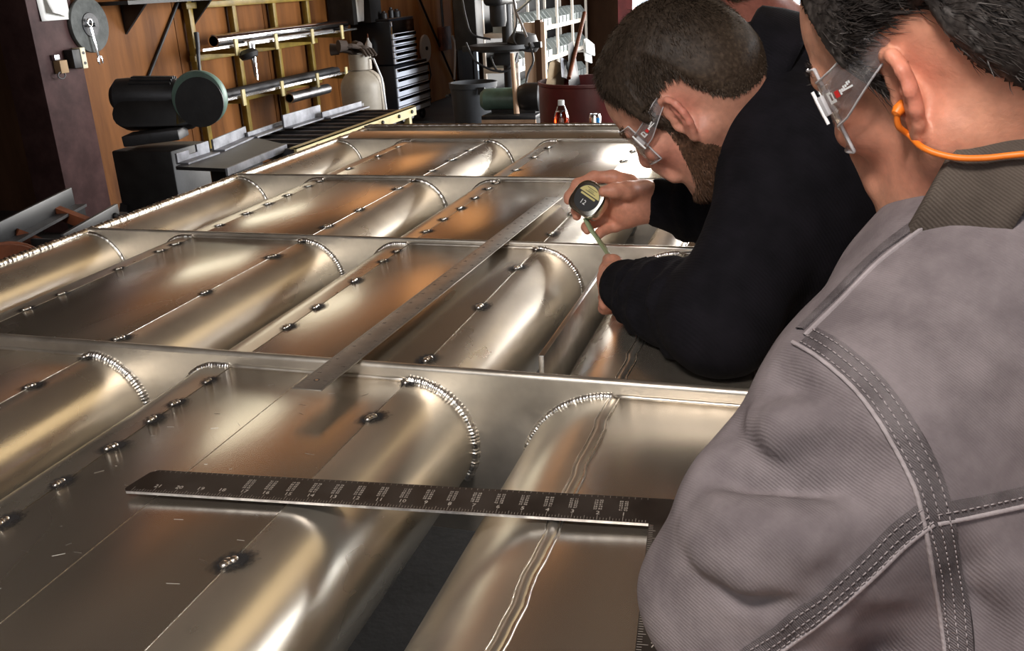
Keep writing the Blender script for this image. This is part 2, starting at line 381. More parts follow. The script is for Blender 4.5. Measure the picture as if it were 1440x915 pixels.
# side rails, the welded bead along the left rail, the far end pipe
sr_ = MB().bx(AX0-.012, AX0, .16, 3.315, zz(-.23), zz(.002)).build('side_rail', 'alu_rib', fr)
bead([(AX0-.005, .2, zz(.002)), (AX0-.005, 3.3, zz(.002))], .0085, sr_, 'rail_weld', .0035, amp=1.9)
MB().bx(AX1, AX1+.012, .16, 3.315, zz(-.23), zz(.0)).build('side_rail', 'alu_rib', fr)
rows = []
for k in range(17):
    a = PI*k/16*.98
    rows.append([(x, 3.185-.118*math.cos(a), zz(-.06+.072*math.sin(a)**.8)) for x in (AX0, AX1)])
MB().grid(rows).build('end_pipe', 'alu_pipe', fr, angle=60)
er = MB().bx(AX0-.012, AX1+.012, 3.30, 3.314, zz(-.23), zz(.016)).build('end_rail', 'alu_rib', fr)
bead([(AX0, 3.30, zz(.016)), (AX1, 3.30, zz(.016))], .007, er, 'rail_weld', .009)
# lower straps that tie the bodies together (seen down in the gaps)
for y in (1.30, 1.52, 2.08, 2.75):
    MB().bx(AX0, AX1, y-.04, y+.04, zz(-.215), zz(-.205)).build('strap', 'alu_rib', fr)
# steel trestles that carry the frame
def trestle(y, lab):
    t = thing('steel_trestle', lab, 'trestle', (-.7, y, 0))
    MB().bx(-1.6, .12, y-.05, y+.05, .51, .595).build('beam', 'black_iron', t)
    for x in (-1.45, -.05):
        for s in (-1, 1):
            MB().bar((x, y+s*.03, .53), (x, y+s*.30, 0), .05, .05, (1, 0, 0)).build('leg', 'black_iron', t)
    return t
trestle(.72, 'dark steel trestle under the near end of the aluminum frame')
trestle(2.70, 'dark steel trestle under the far end of the aluminum frame')
# ------------------------------------------------------------------ things on the left wall and column
pbr('grind_grey', (0.10, 0.105, 0.10), 0.85, 0, var=0.2, vscale=20, bump=0.3, bscale=120)
pbr('grind_white', (0.82, 0.80, 0.77), 0.85, 0, bump=0.2, bscale=120)
pbr('tan_box', (0.34, 0.22, 0.11), 0.7)
pbr('plate_cream', (0.68, 0.62, 0.44), 0.5)
pbr('tank_grey', (0.33, 0.29, 0.23), 0.5, 0, col2=(0.46, 0.41, 0.33), vscale=5, bump=.05)
pbr('rag', (0.06, 0.042, 0.032), 0.9, bump=.4, bscale=80)
pbr('chest_black', (0.010, 0.011, 0.014), 0.3)
pbr('chest_glare', (0.80, 0.84, 0.92), 0.35)  # daylight glare on the drawer fronts put into a near-white colour
pbr('chrome', (0.86, 0.88, 0.92), 0.12, 1)
pbr('rubber', (0.030, 0.032, 0.036), 0.6, 0, var=0.2, vscale=9)
pbr('drum_red', (0.12, 0.014, 0.014), 0.4, 0, var=0.25, vscale=7, bump=.06)
pbr('machine_green', (0.10, 0.17, 0.135), 0.45, 0, var=0.2, vscale=9)
pbr('cardboard', (0.30, 0.22, 0.13), 0.85, 0, var=0.15, vscale=8)
pbr('bin_grey', (0.30, 0.33, 0.32), 0.45)
pbr('rack_paint', (0.80, 0.72, 0.62), 0.5, 0, var=.1)
pbr('raw_wood', (0.52, 0.34, 0.22), 0.7, 0, col2=(0.68, 0.48, 0.33), vscale=5, stretch=(3, 3, .3))
pbr('jamb_red', (0.13, 0.020, 0.020), 0.55, 0, var=.3)
CXF = XL+.05
# notices
for k, (a, b, lab) in enumerate((((48, -12), (98, 27), 'white paper notice pinned behind another sheet on the painted column'), ((56, -20), (88, 17), 'curled white paper sheet hanging in front on the painted column'))):
    p0 = onx(*a, CXF); p1 = onx(*b, CXF); rows = []
    for i in range(9):
        t = i/8; z = p0[2]+(p1[2]-p0[2])*t
        rows.append([(CXF+.003+.012*k+.02*(k+.4)*t*t*(1+.5*math.sin(3*s+k)), p0[1]+(p1[1]-p0[1])*s, z-.03*s*k) for s in (0, .2, .4, .6, .8, 1)])
    m = MB().grid(rows); me = m.mesh('paper_notice'); o = finish('paper_notice', me, 'paper')
    md = o.modifiers.new('thick', 'SOLIDIFY'); md.thickness = .0012
    tag(o, lab, 'paper')
# 14-inch abrasive wheel with a combination wrench hanging over it
c = Vector(onx(126, 35, XL+.07))
w = thing('abrasive_wheel', 'large dark abrasive wheel with bright center hung at the column edge', 'grinding wheel', c)
MB().lathe([(.03, -.02), (.165, -.02), (.168, -.012), (.168, .0), (.165, .006), (.03, .006), (.03, -.02)], c, (1, 0, 0), 40).build('disc', 'grind_grey', w)
MB().lathe([(.0, .006), (.075, .006), (.072, .012), (.02, .014), (0, .014)], c, (1, 0, 0), 32).build('flange', 'dark_steel', w)
MB().cyl(c-Vector((.06, 0, 0)), c+Vector((.05, 0, 0)), .012, n=12).build('peg', 'dark_steel', w)
p0 = Vector(onx(126, 32, XL+.105)); p1 = Vector(onx(140, 84, XL+.105)); d = (p1-p0).normalized(); sd = Vector((1, 0, 0)).cross(d)
wr = MB()
wr.bar(p0+d*.02, p1-d*.015, .018, .007, (1, 0, 0))
rg = [p0+(sd*math.cos(a)+d*math.sin(a))*.021 for a in [2*PI*k/16 for k in range(16)]]
wr.tube(rg, .0075, 8, closed=True)
for s in (-1, 1): wr.prism([p1-d*.022+sd*s*.004, p1-d*.018+sd*s*.02, p1+d*.004+sd*s*.026, p1+d*.026+sd*s*.018, p1+d*.024+sd*s*.010, p1+d*.004+sd*s*.011], (.009, 0, 0))
tag(wr.build('combination_wrench', 'chrome', bevel=.001), 'shiny combination wrench hanging in front of the abrasive wheel', 'wrench')
# outlet box and the little box beside it
c = Vector(onx(114, 82, CXF+.07)); ob = thing('outlet_box', 'dark electrical box with a cream cover plate on the column', 'outlet', c)
MB().bx(CXF, c.x-.004, c.y-.06, c.y+.012, c.z-.055, c.z+.055).build('body', 'black_iron', ob, bevel=.004)
MB().bx(c.x-.06, c.x, c.y+.006, c.y+.05, c.z-.062, c.z+.062).build('cover_plate', 'plate_cream', ob, bevel=.004)
for s in (-.03, .03): MB().lathe([(.0, .004), (.009, .004), (.009, -.004)], (c.x, c.y+.028, c.z+s), (1, 0, 0), 12).build('socket', 'black', ob)
c = Vector(onx(87, 92, CXF+.03)); ob = thing('wall_switch', 'small tan box with a wire loop on the painted column', 'switch', c)
MB().bx(CXF, CXF+.05, c.y-.035, c.y+.03, c.z-.045, c.z+.03).build('body', 'tan_box', ob, bevel=.004)
MB().bx(CXF, CXF+.03, c.y-.045, c.y, c.z+.032, c.z+.065).build('clip', 'steel', ob, bevel=.003)
MB().tube([(CXF+.04, c.y-.03+.03*math.cos(a), c.z-.055+.02*math.sin(a)) for a in [2*PI*k/14 for k in range(14)]], .004, 6, closed=True).build('wire_loop', 'dark_steel', ob)
# bracing rods and the little shelf on the plywood
tag(MB().cyl(onx(250, 4, XL+.015), onx(204, 120, XL+.015), .011, n=8).build('wall_brace', 'black_iron'), 'thin dark rod slanting down the plywood left of the yellow rack', 'rod')
tag(MB().cyl(onx(588, -6, XL+.02), onx(641, 118, XL+.02), .014, n=8).build('wall_brace', 'black_iron'), 'dark rod slanting across the lit plywood beside the tool chest', 'rod')
a, b = onx(176, 4, XL+.2), onx(318, -2, XL+.2)
sh = thing('wall_shelf', 'dark shelf of odds and ends cut by the top of the picture', 'shelf', a)
MB().bx(XL, XL+.26, a[1]-.05, b[1], a[2]-.012, a[2]+.012).build('board', 'black_iron', sh)
for y in (a[1]+.2, b[1]-.2): MB().prism([(XL, y, a[2]-.012), (XL+.2, y, a[2]-.012), (XL, y, a[2]-.2)], (0, .02, 0)).build('bracket', 'black_iron', sh)
c = onx(225, -2, XL+.16)
tag(MB().bx(XL+.05, XL+.24, c[1]-.2, c[1]+.25, a[2]+.012, a[2]+.10).build('shelf_box', 'cream_paint', bevel=.005), 'pale box lying on the dark shelf above the saw', 'box')
# yellow tube rack
rk = thing('pipe_rack', 'yellow steel tube rack with upturned arms on the plywood wall', 'rack', (XL+.06, 7.0, 0))
RY = [6.16, 6.72, 7.306, 7.85]; PY = [6.22, 6.79, 7.40, 7.98]
for y in PY: MB().bx(XL+.02, XL+.07, y-.026, y+.026, 0, 1.9).build('post', 'yellow_paint', rk, bevel=.004)
for z in (1.30, .93, .575): MB().bx(XL+.03, XL+.075, PY[0]-.05, PY[-1]+.1, z-.022, z+.022).build('rail', 'yellow_paint', rk, bevel=.003)
for zi, z in enumerate((1.0, .645)):
    for y, py in zip(RY, PY):
        ar = MB().bar((XL+.06, py, z-.02), (XL+.45, y, z-.02), .035, .04).build('arm', 'yellow_paint', rk, bevel=.003)
        MB().bx(XL+.437, XL+.452, y-.022, y+.022, z-.055, z+.062).build('lip', 'cream_paint', ar, bevel=.004)
def stock(x, z, y0, y1, r, mat, name, lab, cat='pipe', hollow=True):
    m = MB()
    if hollow: m.lathe([(r*.8, 0), (r, 0), (r, y1-y0), (r*.8, y1-y0), (r*.8, 0)], (x, y0, z), (0, 1, 0), 24)
    else: m.bx(x-r, x+r, y0, y1, z-r*.35, z+r*.35)
    return tag(m.build(name, mat), lab, cat)
stock(XL+.22, 1.047, 6.22, 8.35, .046, 'chrome', 'steel_pipe', 'thick shiny steel pipe lying on the upper rack arms')
stock(XL+.40, 1.012, 5.78, 8.20, .022, 'bright_steel', 'flat_bar', 'bright flat bar along the front of the upper rack arms', 'bar', False)
stock(XL+.32, 1.016, 6.45, 7.9, .016, 'steel', 'steel_pipe', 'slim pipe between the thick pipe and bright bar on the rack')
stock(XL+.40, .655, 5.75, 8.05, .024, 'bright_steel', 'flat_bar', 'bright flat bar along the front of the lower rack arms', 'bar', False)
stock(XL+.33, .675, 6.0, 7.9, .030, 'dark_steel', 'steel_pipe', 'dark pipe behind the bright bar on the lower rack arms')
stock(XL+.24, .672, 5.9, 8.0, .027, 'black_iron', 'steel_pipe', 'black pipe nearest the wall on the lower rack arms')
stock(XL+.36, .545, 6.95, 7.62, .042, 'steel', 'steel_pipe', 'short grey pipe hung just below the lower rack arms')
# a clamp hooked on the rack
c = Vector(onx(352, 88, XL+.47)); cl_ = thing('bar_clamp', 'dark clamp with a bright screw hooked over the yellow rack', 'clamp', c)
MB().bar(onx(350, 58, XL+.49), onx(361, 108, XL+.49), .035, .02, (1, 0, 0)).build('handle', 'steel', cl_, bevel=.004)
MB().lathe([(0, -.01), (.05, -.01), (.075, .02), (.06, .05), (0, .06)], onx(348, 72, XL+.49), (.3, 0, -1), 16).build('jaw', 'black_iron', cl_)
MB().cyl(onx(356, 60, XL+.51), onx(362, 112, XL+.51), .008, n=8).build('screw', 'chrome', cl_)

# ------------------------------------------------------------------ cold saw and roller table behind the frame
S = thing('chop_saw', 'dark chop saw with round blade guard and ribbed motor', 'saw', (-2.9, 3.9, 0))
D = 4.45; k = D/CF
gc = Vector(U(281, 138, D)); gr = 38*k
MB().lathe([(0, -.03), (gr*.96, -.03), (gr, -.02), (gr, .02), (gr*.96, .03), (gr*.2, .035), (0, .035)], gc, (.25, -.97, .1), 40).build('blade_guard', 'machine_green', S)
MB().lathe([(0, .03), (gr*.9, .036), (gr*.9, .044), (0, .044)], gc+Vector((.012, 0, -.018)), (.25, -.97, .1), 40).build('blade', 'black_iron', S)
a, b = Vector(U(176, 160, D)), Vector(U(256, 158, D)); up = Vector(CU); rt = Vector(CR); fw = Vector(_fw)
prof = []
for (cc, a0) in ((a, PI/2), (b, -PI/2)):
    for q in range(9): th = a0+PI*q/8; prof.append(cc+rt*math.cos(th)*19*k+up*math.sin(th)*19*k)
MB().prism(prof, fw*.09).build('belt_cover', 'black_iron', S, bevel=.006)
MB().lathe([(0, -.19), (.05, -.19), (.085, -.16), (.09, -.1), (.09, .1), (.08, .14), (0, .15)], Vector(U(214, 136, D+.08)), rt, 24).build('motor', 'dark_steel', S)
for q in range(9):
    th = PI*(.15+.7*q/8); o_ = Vector(U(216, 136, D+.08)); dv = up*math.sin(th)+fw*-math.cos(th)
    MB().bar(o_+dv*.092-rt*.09, o_+dv*.092+rt*.11, .006, .012, dv).build('fin', 'dark_steel', S)
MB().tube([U(281, 103, D), U(279, 80, D), U(278, 62, D), U(276, 46, D)], [.007, .008, .010, .012], 8).build('handle', 'dark_steel', S)
MB().prism([U(245, 150, D), U(262, 148, D), U(276, 160, D), U(268, 172, D), U(246, 178, D)], fw*.06).build('pivot_arm', 'yellow_paint', S, bevel=.008)
q0 = Vector(U(218, 200, D))
MB().bar(Vector(U(180, 196, D)), Vector(U(258, 186, D)), .16, .05).build('base', 'dark_steel', S, bevel=.006)
MB().bx(q0.x-.16, q0.x+.17, q0.y-.12, q0.y+.16, .30, q0.z-.02).build('cabinet', 'black_iron', S, bevel=.01)
for sx in (-1, 1):
    for sy in (-1, 1): MB().bar((q0.x+sx*.13, q0.y+sy*.12, .45), (q0.x+sx*.24, q0.y+sy*.18, 0), .04, .04, (0, 1, 0)).build('leg', 'black_iron', S)
# roller table
T = thing('roller_table', 'cream sided roller table running back beside the aluminum frame', 'roller table', (-2.0, 3.9, 0))
MB().bx(-1.868, -1.856, 3.2, 4.40, .755, .80).bx(-1.885, -1.856, 3.2, 4.40, .794, .80).build('side_channel', 'cream_paint', T)
MB().bx(-2.26, -2.245, 3.2, 4.62, .74, .79).build('side_channel', 'dark_steel', T)
BOLT = MB().lathe([(0, .006), (.007, .006), (.009, .003), (.009, -.003)], (0, 0, 0), (1, 0, 0), 10).mesh('bolt'); BOLT.materials.append(MAT['black'])
for y in (3.36, 3.56, 3.78, 3.99, 4.18, 4.34):
    o = bpy.data.objects.new('bolt', BOLT); COL.objects.link(o); o.parent = T; o.location = Vector((-1.853, y, .778))-ORG[T.name]
for i in range(11):
    y = 3.26+i*.11
    MB().cyl((-2.25, y, .765), (-1.86, y, .765), .022, n=12).build('roller', 'dark_steel', T)
for x, y in ((-1.88, 3.3), (-1.875, 4.33), (-2.25, 3.3), (-2.25, 4.5)): MB().bar((x, y, .76), (x, y, 0), .03, .03, (1, 0, 0)).build('leg', 'cream_paint', T)
MB().bar((-1.875, 4.06, .76), (-1.875, 4.33, .35), .02, .02, (1, 0, 0)).build('brace', 'cream_paint', T)
# sliding top plate in front of the saw
tp = thing('saw_table_plate', 'flat dark steel table plate with a bright front edge beside the saw', 'table', (-2.1, 3.1, 0))
q = [onz(247, 234, .80), onz(318, 237, .80), onz(402, 203, .80), onz(345, 190, .80)]
MB().prism(q, (0, 0, -.012)).build('plate', 'black_iron', tp)
MB().bar(Vector(q[1])-Vector((0, 0, .012)), Vector(q[2])-Vector((0, 0, .012)), .008, .026).build('edge', 'zinc', tp)
ctr = sum((Vector(v) for v in q), Vector())/4
MB().bx(ctr.x-.05, ctr.x+.05, ctr.y-.1, ctr.y+.1, 0, .79).build('pedestal', 'black_iron', tp)
# galvanised fence pieces along the back of the table: tops follow the line seen behind the rollers
def fence(p0, p1, hgt, lab, notch=False):
    a = Vector(onz(*p0, .80)); b = Vector(onz(*p1, .80)); d = (b-a); L = d.length; d.normalize(); s = Vector((d.y, -d.x, 0))
    m = MB(); z = Vector((0, 0, 1))
    if notch:
        poly = [a, b, b+z*hgt, b-d*L*.38+z*hgt, b-d*L*.38+z*hgt*.45, a+d*L*.36+z*hgt*.45, a+d*L*.36+z*hgt*.8, a+z*hgt*.8]
        m.prism(poly, s*.008)
    else:
        m.prism([a, b, b+z*hgt, a+z*hgt], s*.008)
    m.prism([a, b, b+s*.05, a+s*.05], z*.006)
    return tag(m.build('angle_fence', 'zinc', smooth=False), lab, 'angle iron')
fence((248, 231), (293, 216), .048, 'short notched galvanized angle nearest the saw', True)
fence((299, 213), (345, 193), .045, 'galvanized angle between the notched piece and the saw table corner')
fence((347, 194), (396, 177), .022, 'low galvanized angle ahead of the tall spotted one')
fence((398, 181), (450, 165), .058, 'tall spotted galvanized angle standing on the roller table')
fence((452, 167), (507, 151), .030, 'long bright galvanized angle at the far end of the roller table')
# dark channels at the far left
T2 = thing('bolted_channel_stand', 'dark bolted steel channel stand at the left picture edge', 'steel stand', (-2.0, 2.0, 0))
a, b = Vector(onz(86, 329, .80)), Vector(onz(163, 286, .80))
MB().bar(a-Vector((0, 0, .03)), b-Vector((0, 0, .03)), .012, .06).build('channel', 'black', T2, bevel=.003)
a2 = Vector(onz(44, 335, .785)); MB().bar(a2-Vector((0, 0, .03)), a-Vector((0, 0, .045)), .012, .06).build('channel', 'black', T2, bevel=.003)
for t in (.12, .45, .9):
    o = bpy.data.objects.new('bolt', BOLT); COL.objects.link(o); o.parent = T2; o.location = a.lerp(b, t)+Vector((.008, 0, -.028))-ORG[T2.name]
c0, c1 = Vector(onz(-6, 330, .82)), Vector(onz(101, 276, .82))
MB().bar(c0, c1, .012, .055).build('rail', 'black', T2, bevel=.003)
MB().bar(c0+Vector((.02, 0, -.027)), c1+Vector((.02, 0, -.027)), .045, .008).build('flange', 'dark_steel', T2)
for t in (.2, .75): MB().bar(c0.lerp(c1, t)-Vector((0, 0, .02)), (a2.lerp(b, t))-Vector((0, 0, .05)), .03, .03).build('cross_tie', 'rust', T2)
for p in (a, b, c0, c1): MB().bar(p-Vector((0, 0, .03)), Vector((p.x, p.y, 0)), .04, .04, (1, 0, 0)).build('leg', 'black_iron', T2)
wc = Vector(onz(8, 356, .80)); wt = thing('rusty_wheel', 'rust brown flanged wheel at the left picture edge', 'wheel', wc-Vector((0, 0, .3)))
MB().lathe([(0, -.03), (.085, -.03), (.10, -.02), (.10, -.012), (.085, -.008), (.085, .012), (.10, .016), (.10, .026), (0, .03)], wc-Vector((0, 0, .075)), (.75, -.66, 0), 32).build('rim', 'rust', wt)
MB().lathe([(0, .03), (.02, .035), (.02, .06), (0, .06)], wc-Vector((0, 0, .075)), (.75, -.66, 0), 12).build('hub', 'steel', wt)
MB().bar(wc-Vector((0, 0, .075)), Vector((wc.x, wc.y, 0)), .05, .05, (1, 0, 0)).build('stand', 'black_iron', wt)

# ------------------------------------------------------------------ cylinder and tool chest
c = Vector(U(507, 92, 7.6)); zt = c.z
tk_ = thing('gas_cylinder', 'pale grey gas cylinder with a domed top before the tool chest', 'gas cylinder', (c.x, c.y, 0))
r = .178
MB().lathe([(0, .02), (r*.9, .02), (r, .05), (r, zt-.17)]+[(r*math.cos(t), zt-.17+.15*math.sin(t)) for t in [PI/2*k/8 for k in range(1, 8)]]+[(.04, zt), (0, zt)], (c.x, c.y, 0), n=36).build('body', 'tank_grey', tk_)
MB().lathe([(r*.86, 0), (r*.9, 0), (r*.9, .06), (r*.86, .06), (r*.86, 0)], (c.x, c.y, 0), n=30).build('foot_ring', 'tank_grey', tk_)
MB().lathe([(.085, 0), (.092, 0), (.092, .12), (.085, .12), (.085, 0)], (c.x, c.y, zt-.03), n=24).build('collar', 'tank_grey', tk_)
MB().cyl((c.x, c.y, zt-.01), (c.x, c.y, zt+.09), .02, n=12).cyl((c.x-.05, c.y, zt+.06), (c.x+.06, c.y, zt+.06), .012, n=10).build('valve', 'steel', tk_)
MB().tube([(c.x+.06, c.y, zt+.06), (c.x+.13, c.y-.02, zt+.05), (c.x+.19, c.y-.03, zt-.1), (c.x+.205, c.y-.03, zt-.35), (c.x+.2, c.y-.02, zt-.75)], .009, 8).build('hose', 'white_paint', tk_)
m = MB()
for gx, gy, gz, ga in ((-.13, -.03, .125, .3), (.02, .02, .135, -.5), (-.05, -.06, .155, .9)):
    o_ = Vector((c.x+gx, c.y+gy, zt+gz)); u_ = Vector((math.cos(ga), math.sin(ga), -.25)).normalized(); v_ = u_.cross(Vector((0, 0, 1))).normalized()
    m.ell(o_, (.065, .05, .020), Matrix.Rotation(ga, 3, 'Z'))
    for q in range(4): m.tube([o_+v_*(.024*(q-1.5)), o_+u_*.07+v_*(.030*(q-1.5)), o_+u_*.12+v_*(.032*(q-1.5))-Vector((0, 0, .03))], [.016, .014, .010], 8)
    m.tube([o_-u_*.03, o_-u_*.10-Vector((0, 0, .015))], [.04, .048], 10)
tag(m.build('work_gloves', 'rag'), 'crumpled brown work gloves piled over the gas cylinder valve', 'gloves')
# bench that carries more rack stock beside the cylinder
XC = -3.95
y0 = onx(553, 60, XC)[1]; y1 = onx(585, 60, XC)[1]; y2 = onx(603, 120, XC)[1]; zt = onx(553, 29, XC)[2]; zm = onx(575, 88, XC)[2]
K = thing('tool_chest', 'black two-tier tool chest with rows of bright drawer fronts', 'tool chest', (-4.15, (y0+y1)/2, 0))
MB().bx(XL+.01, XC-.02, y0, y1, zm+.01, zt).build('upper_body', 'chest_black', K, bevel=.006)
MB().bx(XL+.01, XC, y0-.03, y2, .10, zm).build('lower_body', 'chest_black', K, bevel=.006)
MB().bx(XL+.01, XC-.01, y0-.005, y1+.005, zt, zt+.02).build('lid', 'chest_black', K, bevel=.005)
def drawer(ya, yb, za, zb, x):
    dr = MB().bx(x-.02, x, ya, yb, za, zb).build('drawer', 'chest_glare', K, bevel=.003)
    MB().bx(x-.002, x+.018, ya+.01, yb-.01, zb-.022, zb-.004).bx(x+.012, x+.018, ya+.01, yb-.01, zb-.035, zb-.006).build('pull', 'chrome', dr, bevel=.002)
n = 5; h = (zt-.13-zm)/n
MB().bx(XC-.022, XC-.002, y0+.01, y1-.01, zt-.13, zt-.005).build('front_panel', 'chrome', K, bevel=.003)
for i in range(n): drawer(y0+.01, y1-.01, zm+.015+h*i, zm+h*(i+1)+.006, XC)
n = 5; h = (zm-.14)/n
for i in range(n): drawer(y0-.015, y2-.015, .12+h*i, .11+h*(i+1), XC+.012)
for x in (XL+.08, XC-.06):
    for y in (y0+.06, y2-.1): MB().lathe([(0, -.02), (.045, -.02), (.05, -.012), (.05, .012), (.045, .02), (0, .02)], (x, y, .05), (1, 0, 0), 16).build('caster', 'black', K)
for i, (yy, hh, ww, lab) in enumerate(((.10, .07, .035, 'small dark tin at the near corner of the tool chest top'), (.28, .10, .028, 'slim dark can in the middle of the tool chest top'), (.42, .08, .04, 'squat dark jar at the far end of the tool chest top'))):
    tag(MB().lathe([(0, 0), (ww, 0), (ww, hh*.7), (ww*.5, hh*.85), (ww*.5, hh), (0, hh)], (XC-.12, y0+yy, zt+.02), n=16).build('small_can', 'black_iron'), lab, 'can')
# spray bottle hung on the chest side
c = Vector(ony(518, 62, y0-.06)); sb = thing('spray_bottle', 'small pale squeeze bottle hung on the side of the tool chest', 'bottle', c)
MB().lathe([(0, -.10), (.032, -.10), (.034, -.09), (.034, .0), (.012, .04), (.010, .06), (0, .06)], c, n=18).build('body', 'grind_white', sb)
MB().cyl(c+Vector((0, 0, .06)), c+Vector((0, 0, .10)), .009, .005, 10).build('nozzle', 'rust', sb)
MB().bx(c.x-.05, c.x+.05, c.y+.02, y0, c.z-.11, c.z-.10).build('holder', 'dark_steel', sb)
# a bright sleeve hanging above the cylinder and the black frame round it
a = Vector(onx(500, -30, XL+.25)); b = Vector(onx(508, 30, XL+.25))
wtb = thing('hanging_sheet', 'bright white sheet hanging above the cylinder in a black frame', 'sheet', b)
rows = [[(a.x+.02*math.sin(6*s+t*2), a.y-.10+.2*s, b.z+(a.z-b.z)*t) for s in (0, .2, .4, .6, .8, 1)] for t in (0, .3, .6, 1)]
o = MB().grid(rows).build('sheet', 'paper', wtb); o.modifiers.new('t', 'SOLIDIFY').thickness = .004
MB().bx(XL+.02, XL+.28, b.y-.22, b.y-.14, b.z-.02, a.z).bx(XL+.02, XL+.28, b.y+.16, b.y+.42, b.z-.02, a.z).bx(XL+.02, XL+.06, b.y-.22, b.y+.42, b.z-.02, a.z).build('frame', 'black_iron', wtb)
# white wheel and the switch box on the lit plywood
c = Vector(onx(598, 68, XL+.03)); gw = thing('spare_wheel', 'round white abrasive disc hung on the lit plywood', 'disc', c)
MB().lathe([(.02, -.012), (.155, -.012), (.158, 0), (.155, .012), (.02, .012), (.02, -.012)], c, (1, 0, 0), 40).build('disc', 'grind_white', gw)
MB().cyl(c-Vector((.03, 0, 0)), c+Vector((.03, 0, 0)), .022, n=12).build('peg', 'black', gw)
c = Vector(onx(625, 54, XL+.03)); gb = thing('conduit_box', 'brown switch box with a conduit on the lit plywood', 'switch box', c)
MB().bx(XL+.003, XL+.06, c.y-.16, c.y+.16, c.z-.14, c.z+.14).build('body', 'rust', gb, bevel=.008)
MB().cyl((XL+.03, c.y-.02, c.z+.14), (XL+.03, c.y-.02, ZC-.3), .016, n=8).build('conduit', 'dark_steel', gb)
MB().tube([onx(636, 50, XL+.1), onx(640, 60, XL+.12), onx(640, 85, XL+.12), onx(639, 112, XL+.12)], .014, 8).build('cable', 'grind_white', gb)
MB().tube([onx(603, 88, XL+.02), onx(606, 105, XL+.02), onx(603, 120, XL+.02), onx(606, 150, XL+.02), onx(612, 176, XL+.02)], .008, 6).build('drop_wire', 'black', gb)

# ------------------------------------------------------------------ bin, drill press, bins, drum, bench
c = Vector(U(665, 115, 8)); zt = c.z; r = .195
G = thing('trash_can', 'grey rubber trash can standing behind the far rail', 'trash can', (c.x, c.y, 0))
MB().lathe([(0, .005), (r*.84, .005), (r*.86, .02), (r, zt-.05), (r*1.05, zt-.045), (r*1.06, zt), (r*.98, zt), (r*.95, zt-.1), (r*.8, .05), (0, .05)], (c.x, c.y, 0), n=36).build('body', 'rubber', G)
for s in (-1, 1): MB().tube([(c.x+s*r, c.y-.06, zt-.10), (c.x+s*(r+.035), c.y-.05, zt-.11), (c.x+s*(r+.035), c.y+.05, zt-.11), (c.x+s*r, c.y+.06, zt-.10)], .012, 8).build('handle', 'rubber', G)
MB().box(U(677, 128, 7.82), (.06, .02, .06)).build('emblem', 'black', G)
dp = Vector(U(716, 100, 8.7)); X, Y = dp.x, dp.y
Q = thing('drill_press', 'black drill press with hoses and a round work table', 'drill press', (X, Y, 0))
MB().cyl((X, Y, .1), (X, Y, 2.0), .05, n=20).build('column', 'black_iron', Q)
MB().lathe([(0, 0), (.30, 0), (.30, .05), (.1, .09), (0, .09)], (X, Y, .10), n=24).build('foot', 'black_iron', Q)
MB().bx(X-.075, X+.10, Y-.45, Y+.15, 1.16, 1.62).build('head', 'black_iron', Q, bevel=.04, seg=3)
MB().lathe([(0, .0), (.06, 0), (.075, .05), (.075, .2), (0, .2)], (X, Y-.25, .98), n=20).build('spindle', 'black_iron', Q)
tz = U(700, 65, 8.6)[2]
MB().lathe([(0, 0), (.22, 0), (.30, .025), (.30, .06), (0, .06)], (X+.02, Y-.22, tz-.03), n=32).build('work_table', 'black_iron', Q)
MB().bx(X-.08, X+.08, Y-.2, Y+.08, tz-.16, tz-.03).build('table_arm', 'black_iron', Q, bevel=.01)
MB().lathe([(0, -.05), (.13, -.05), (.15, 0), (.1, .09), (0, .1)], (X+.22, Y-.25, tz+.03), (.2, 0, 1), 20).build('vise', 'black_iron', Q)
MB().bar((X-.33, Y-.3, tz), (X+.4, Y-.3, tz+.02), .05, .05).build('table_slot', 'black_iron', Q)
for s, ln in ((-1, .32), (1, .25), (0, .3)):
    e = Vector((X+.2, Y-.35, 1.1)); MB().cyl(e, e+Vector((.12*s+.1, -.05, ln*(.6 if s else -.7))), .012, n=8).build('feed_handle', 'steel', Q)
for i, pts in enumerate((((655, 60), (668, 85), (690, 98), (705, 100)), ((745, 60), (750, 85), (742, 105), (738, 128)), ((722, 0), (727, 30), (722, 55), (735, 70), (752, 72)), ((690, 80), (700, 100), (720, 95), (728, 75)), ((650, 0), (655, 25), (664, 48), (690, 55)))):
    P3 = [Vector(U(a_, b_, 8.2)) for a_, b_ in pts]; sp = []
    for j in range(len(P3)-1):
        p_0, p_1, p_2, p_3 = P3[max(j-1, 0)], P3[j], P3[j+1], P3[min(j+2, len(P3)-1)]
        for q in range(6):
            t = q/6; sp.append(.5*((2*p_1)+(p_2-p_0)*t+(2*p_0-5*p_1+4*p_2-p_3)*t*t+(3*p_1-p_0-3*p_2+p_3)*t**3))
    sp.append(P3[-1]); MB().tube(sp, .010, 7).build('hose', 'black', Q)
pw = Vector(U(660, 30, 8.8)); MB().bx(pw.x-.12, pw.x+.10, pw.y-.1, pw.y+.1, pw.z-.25, pw.z+.4).build('control_box', 'black_iron', Q, bevel=.01)
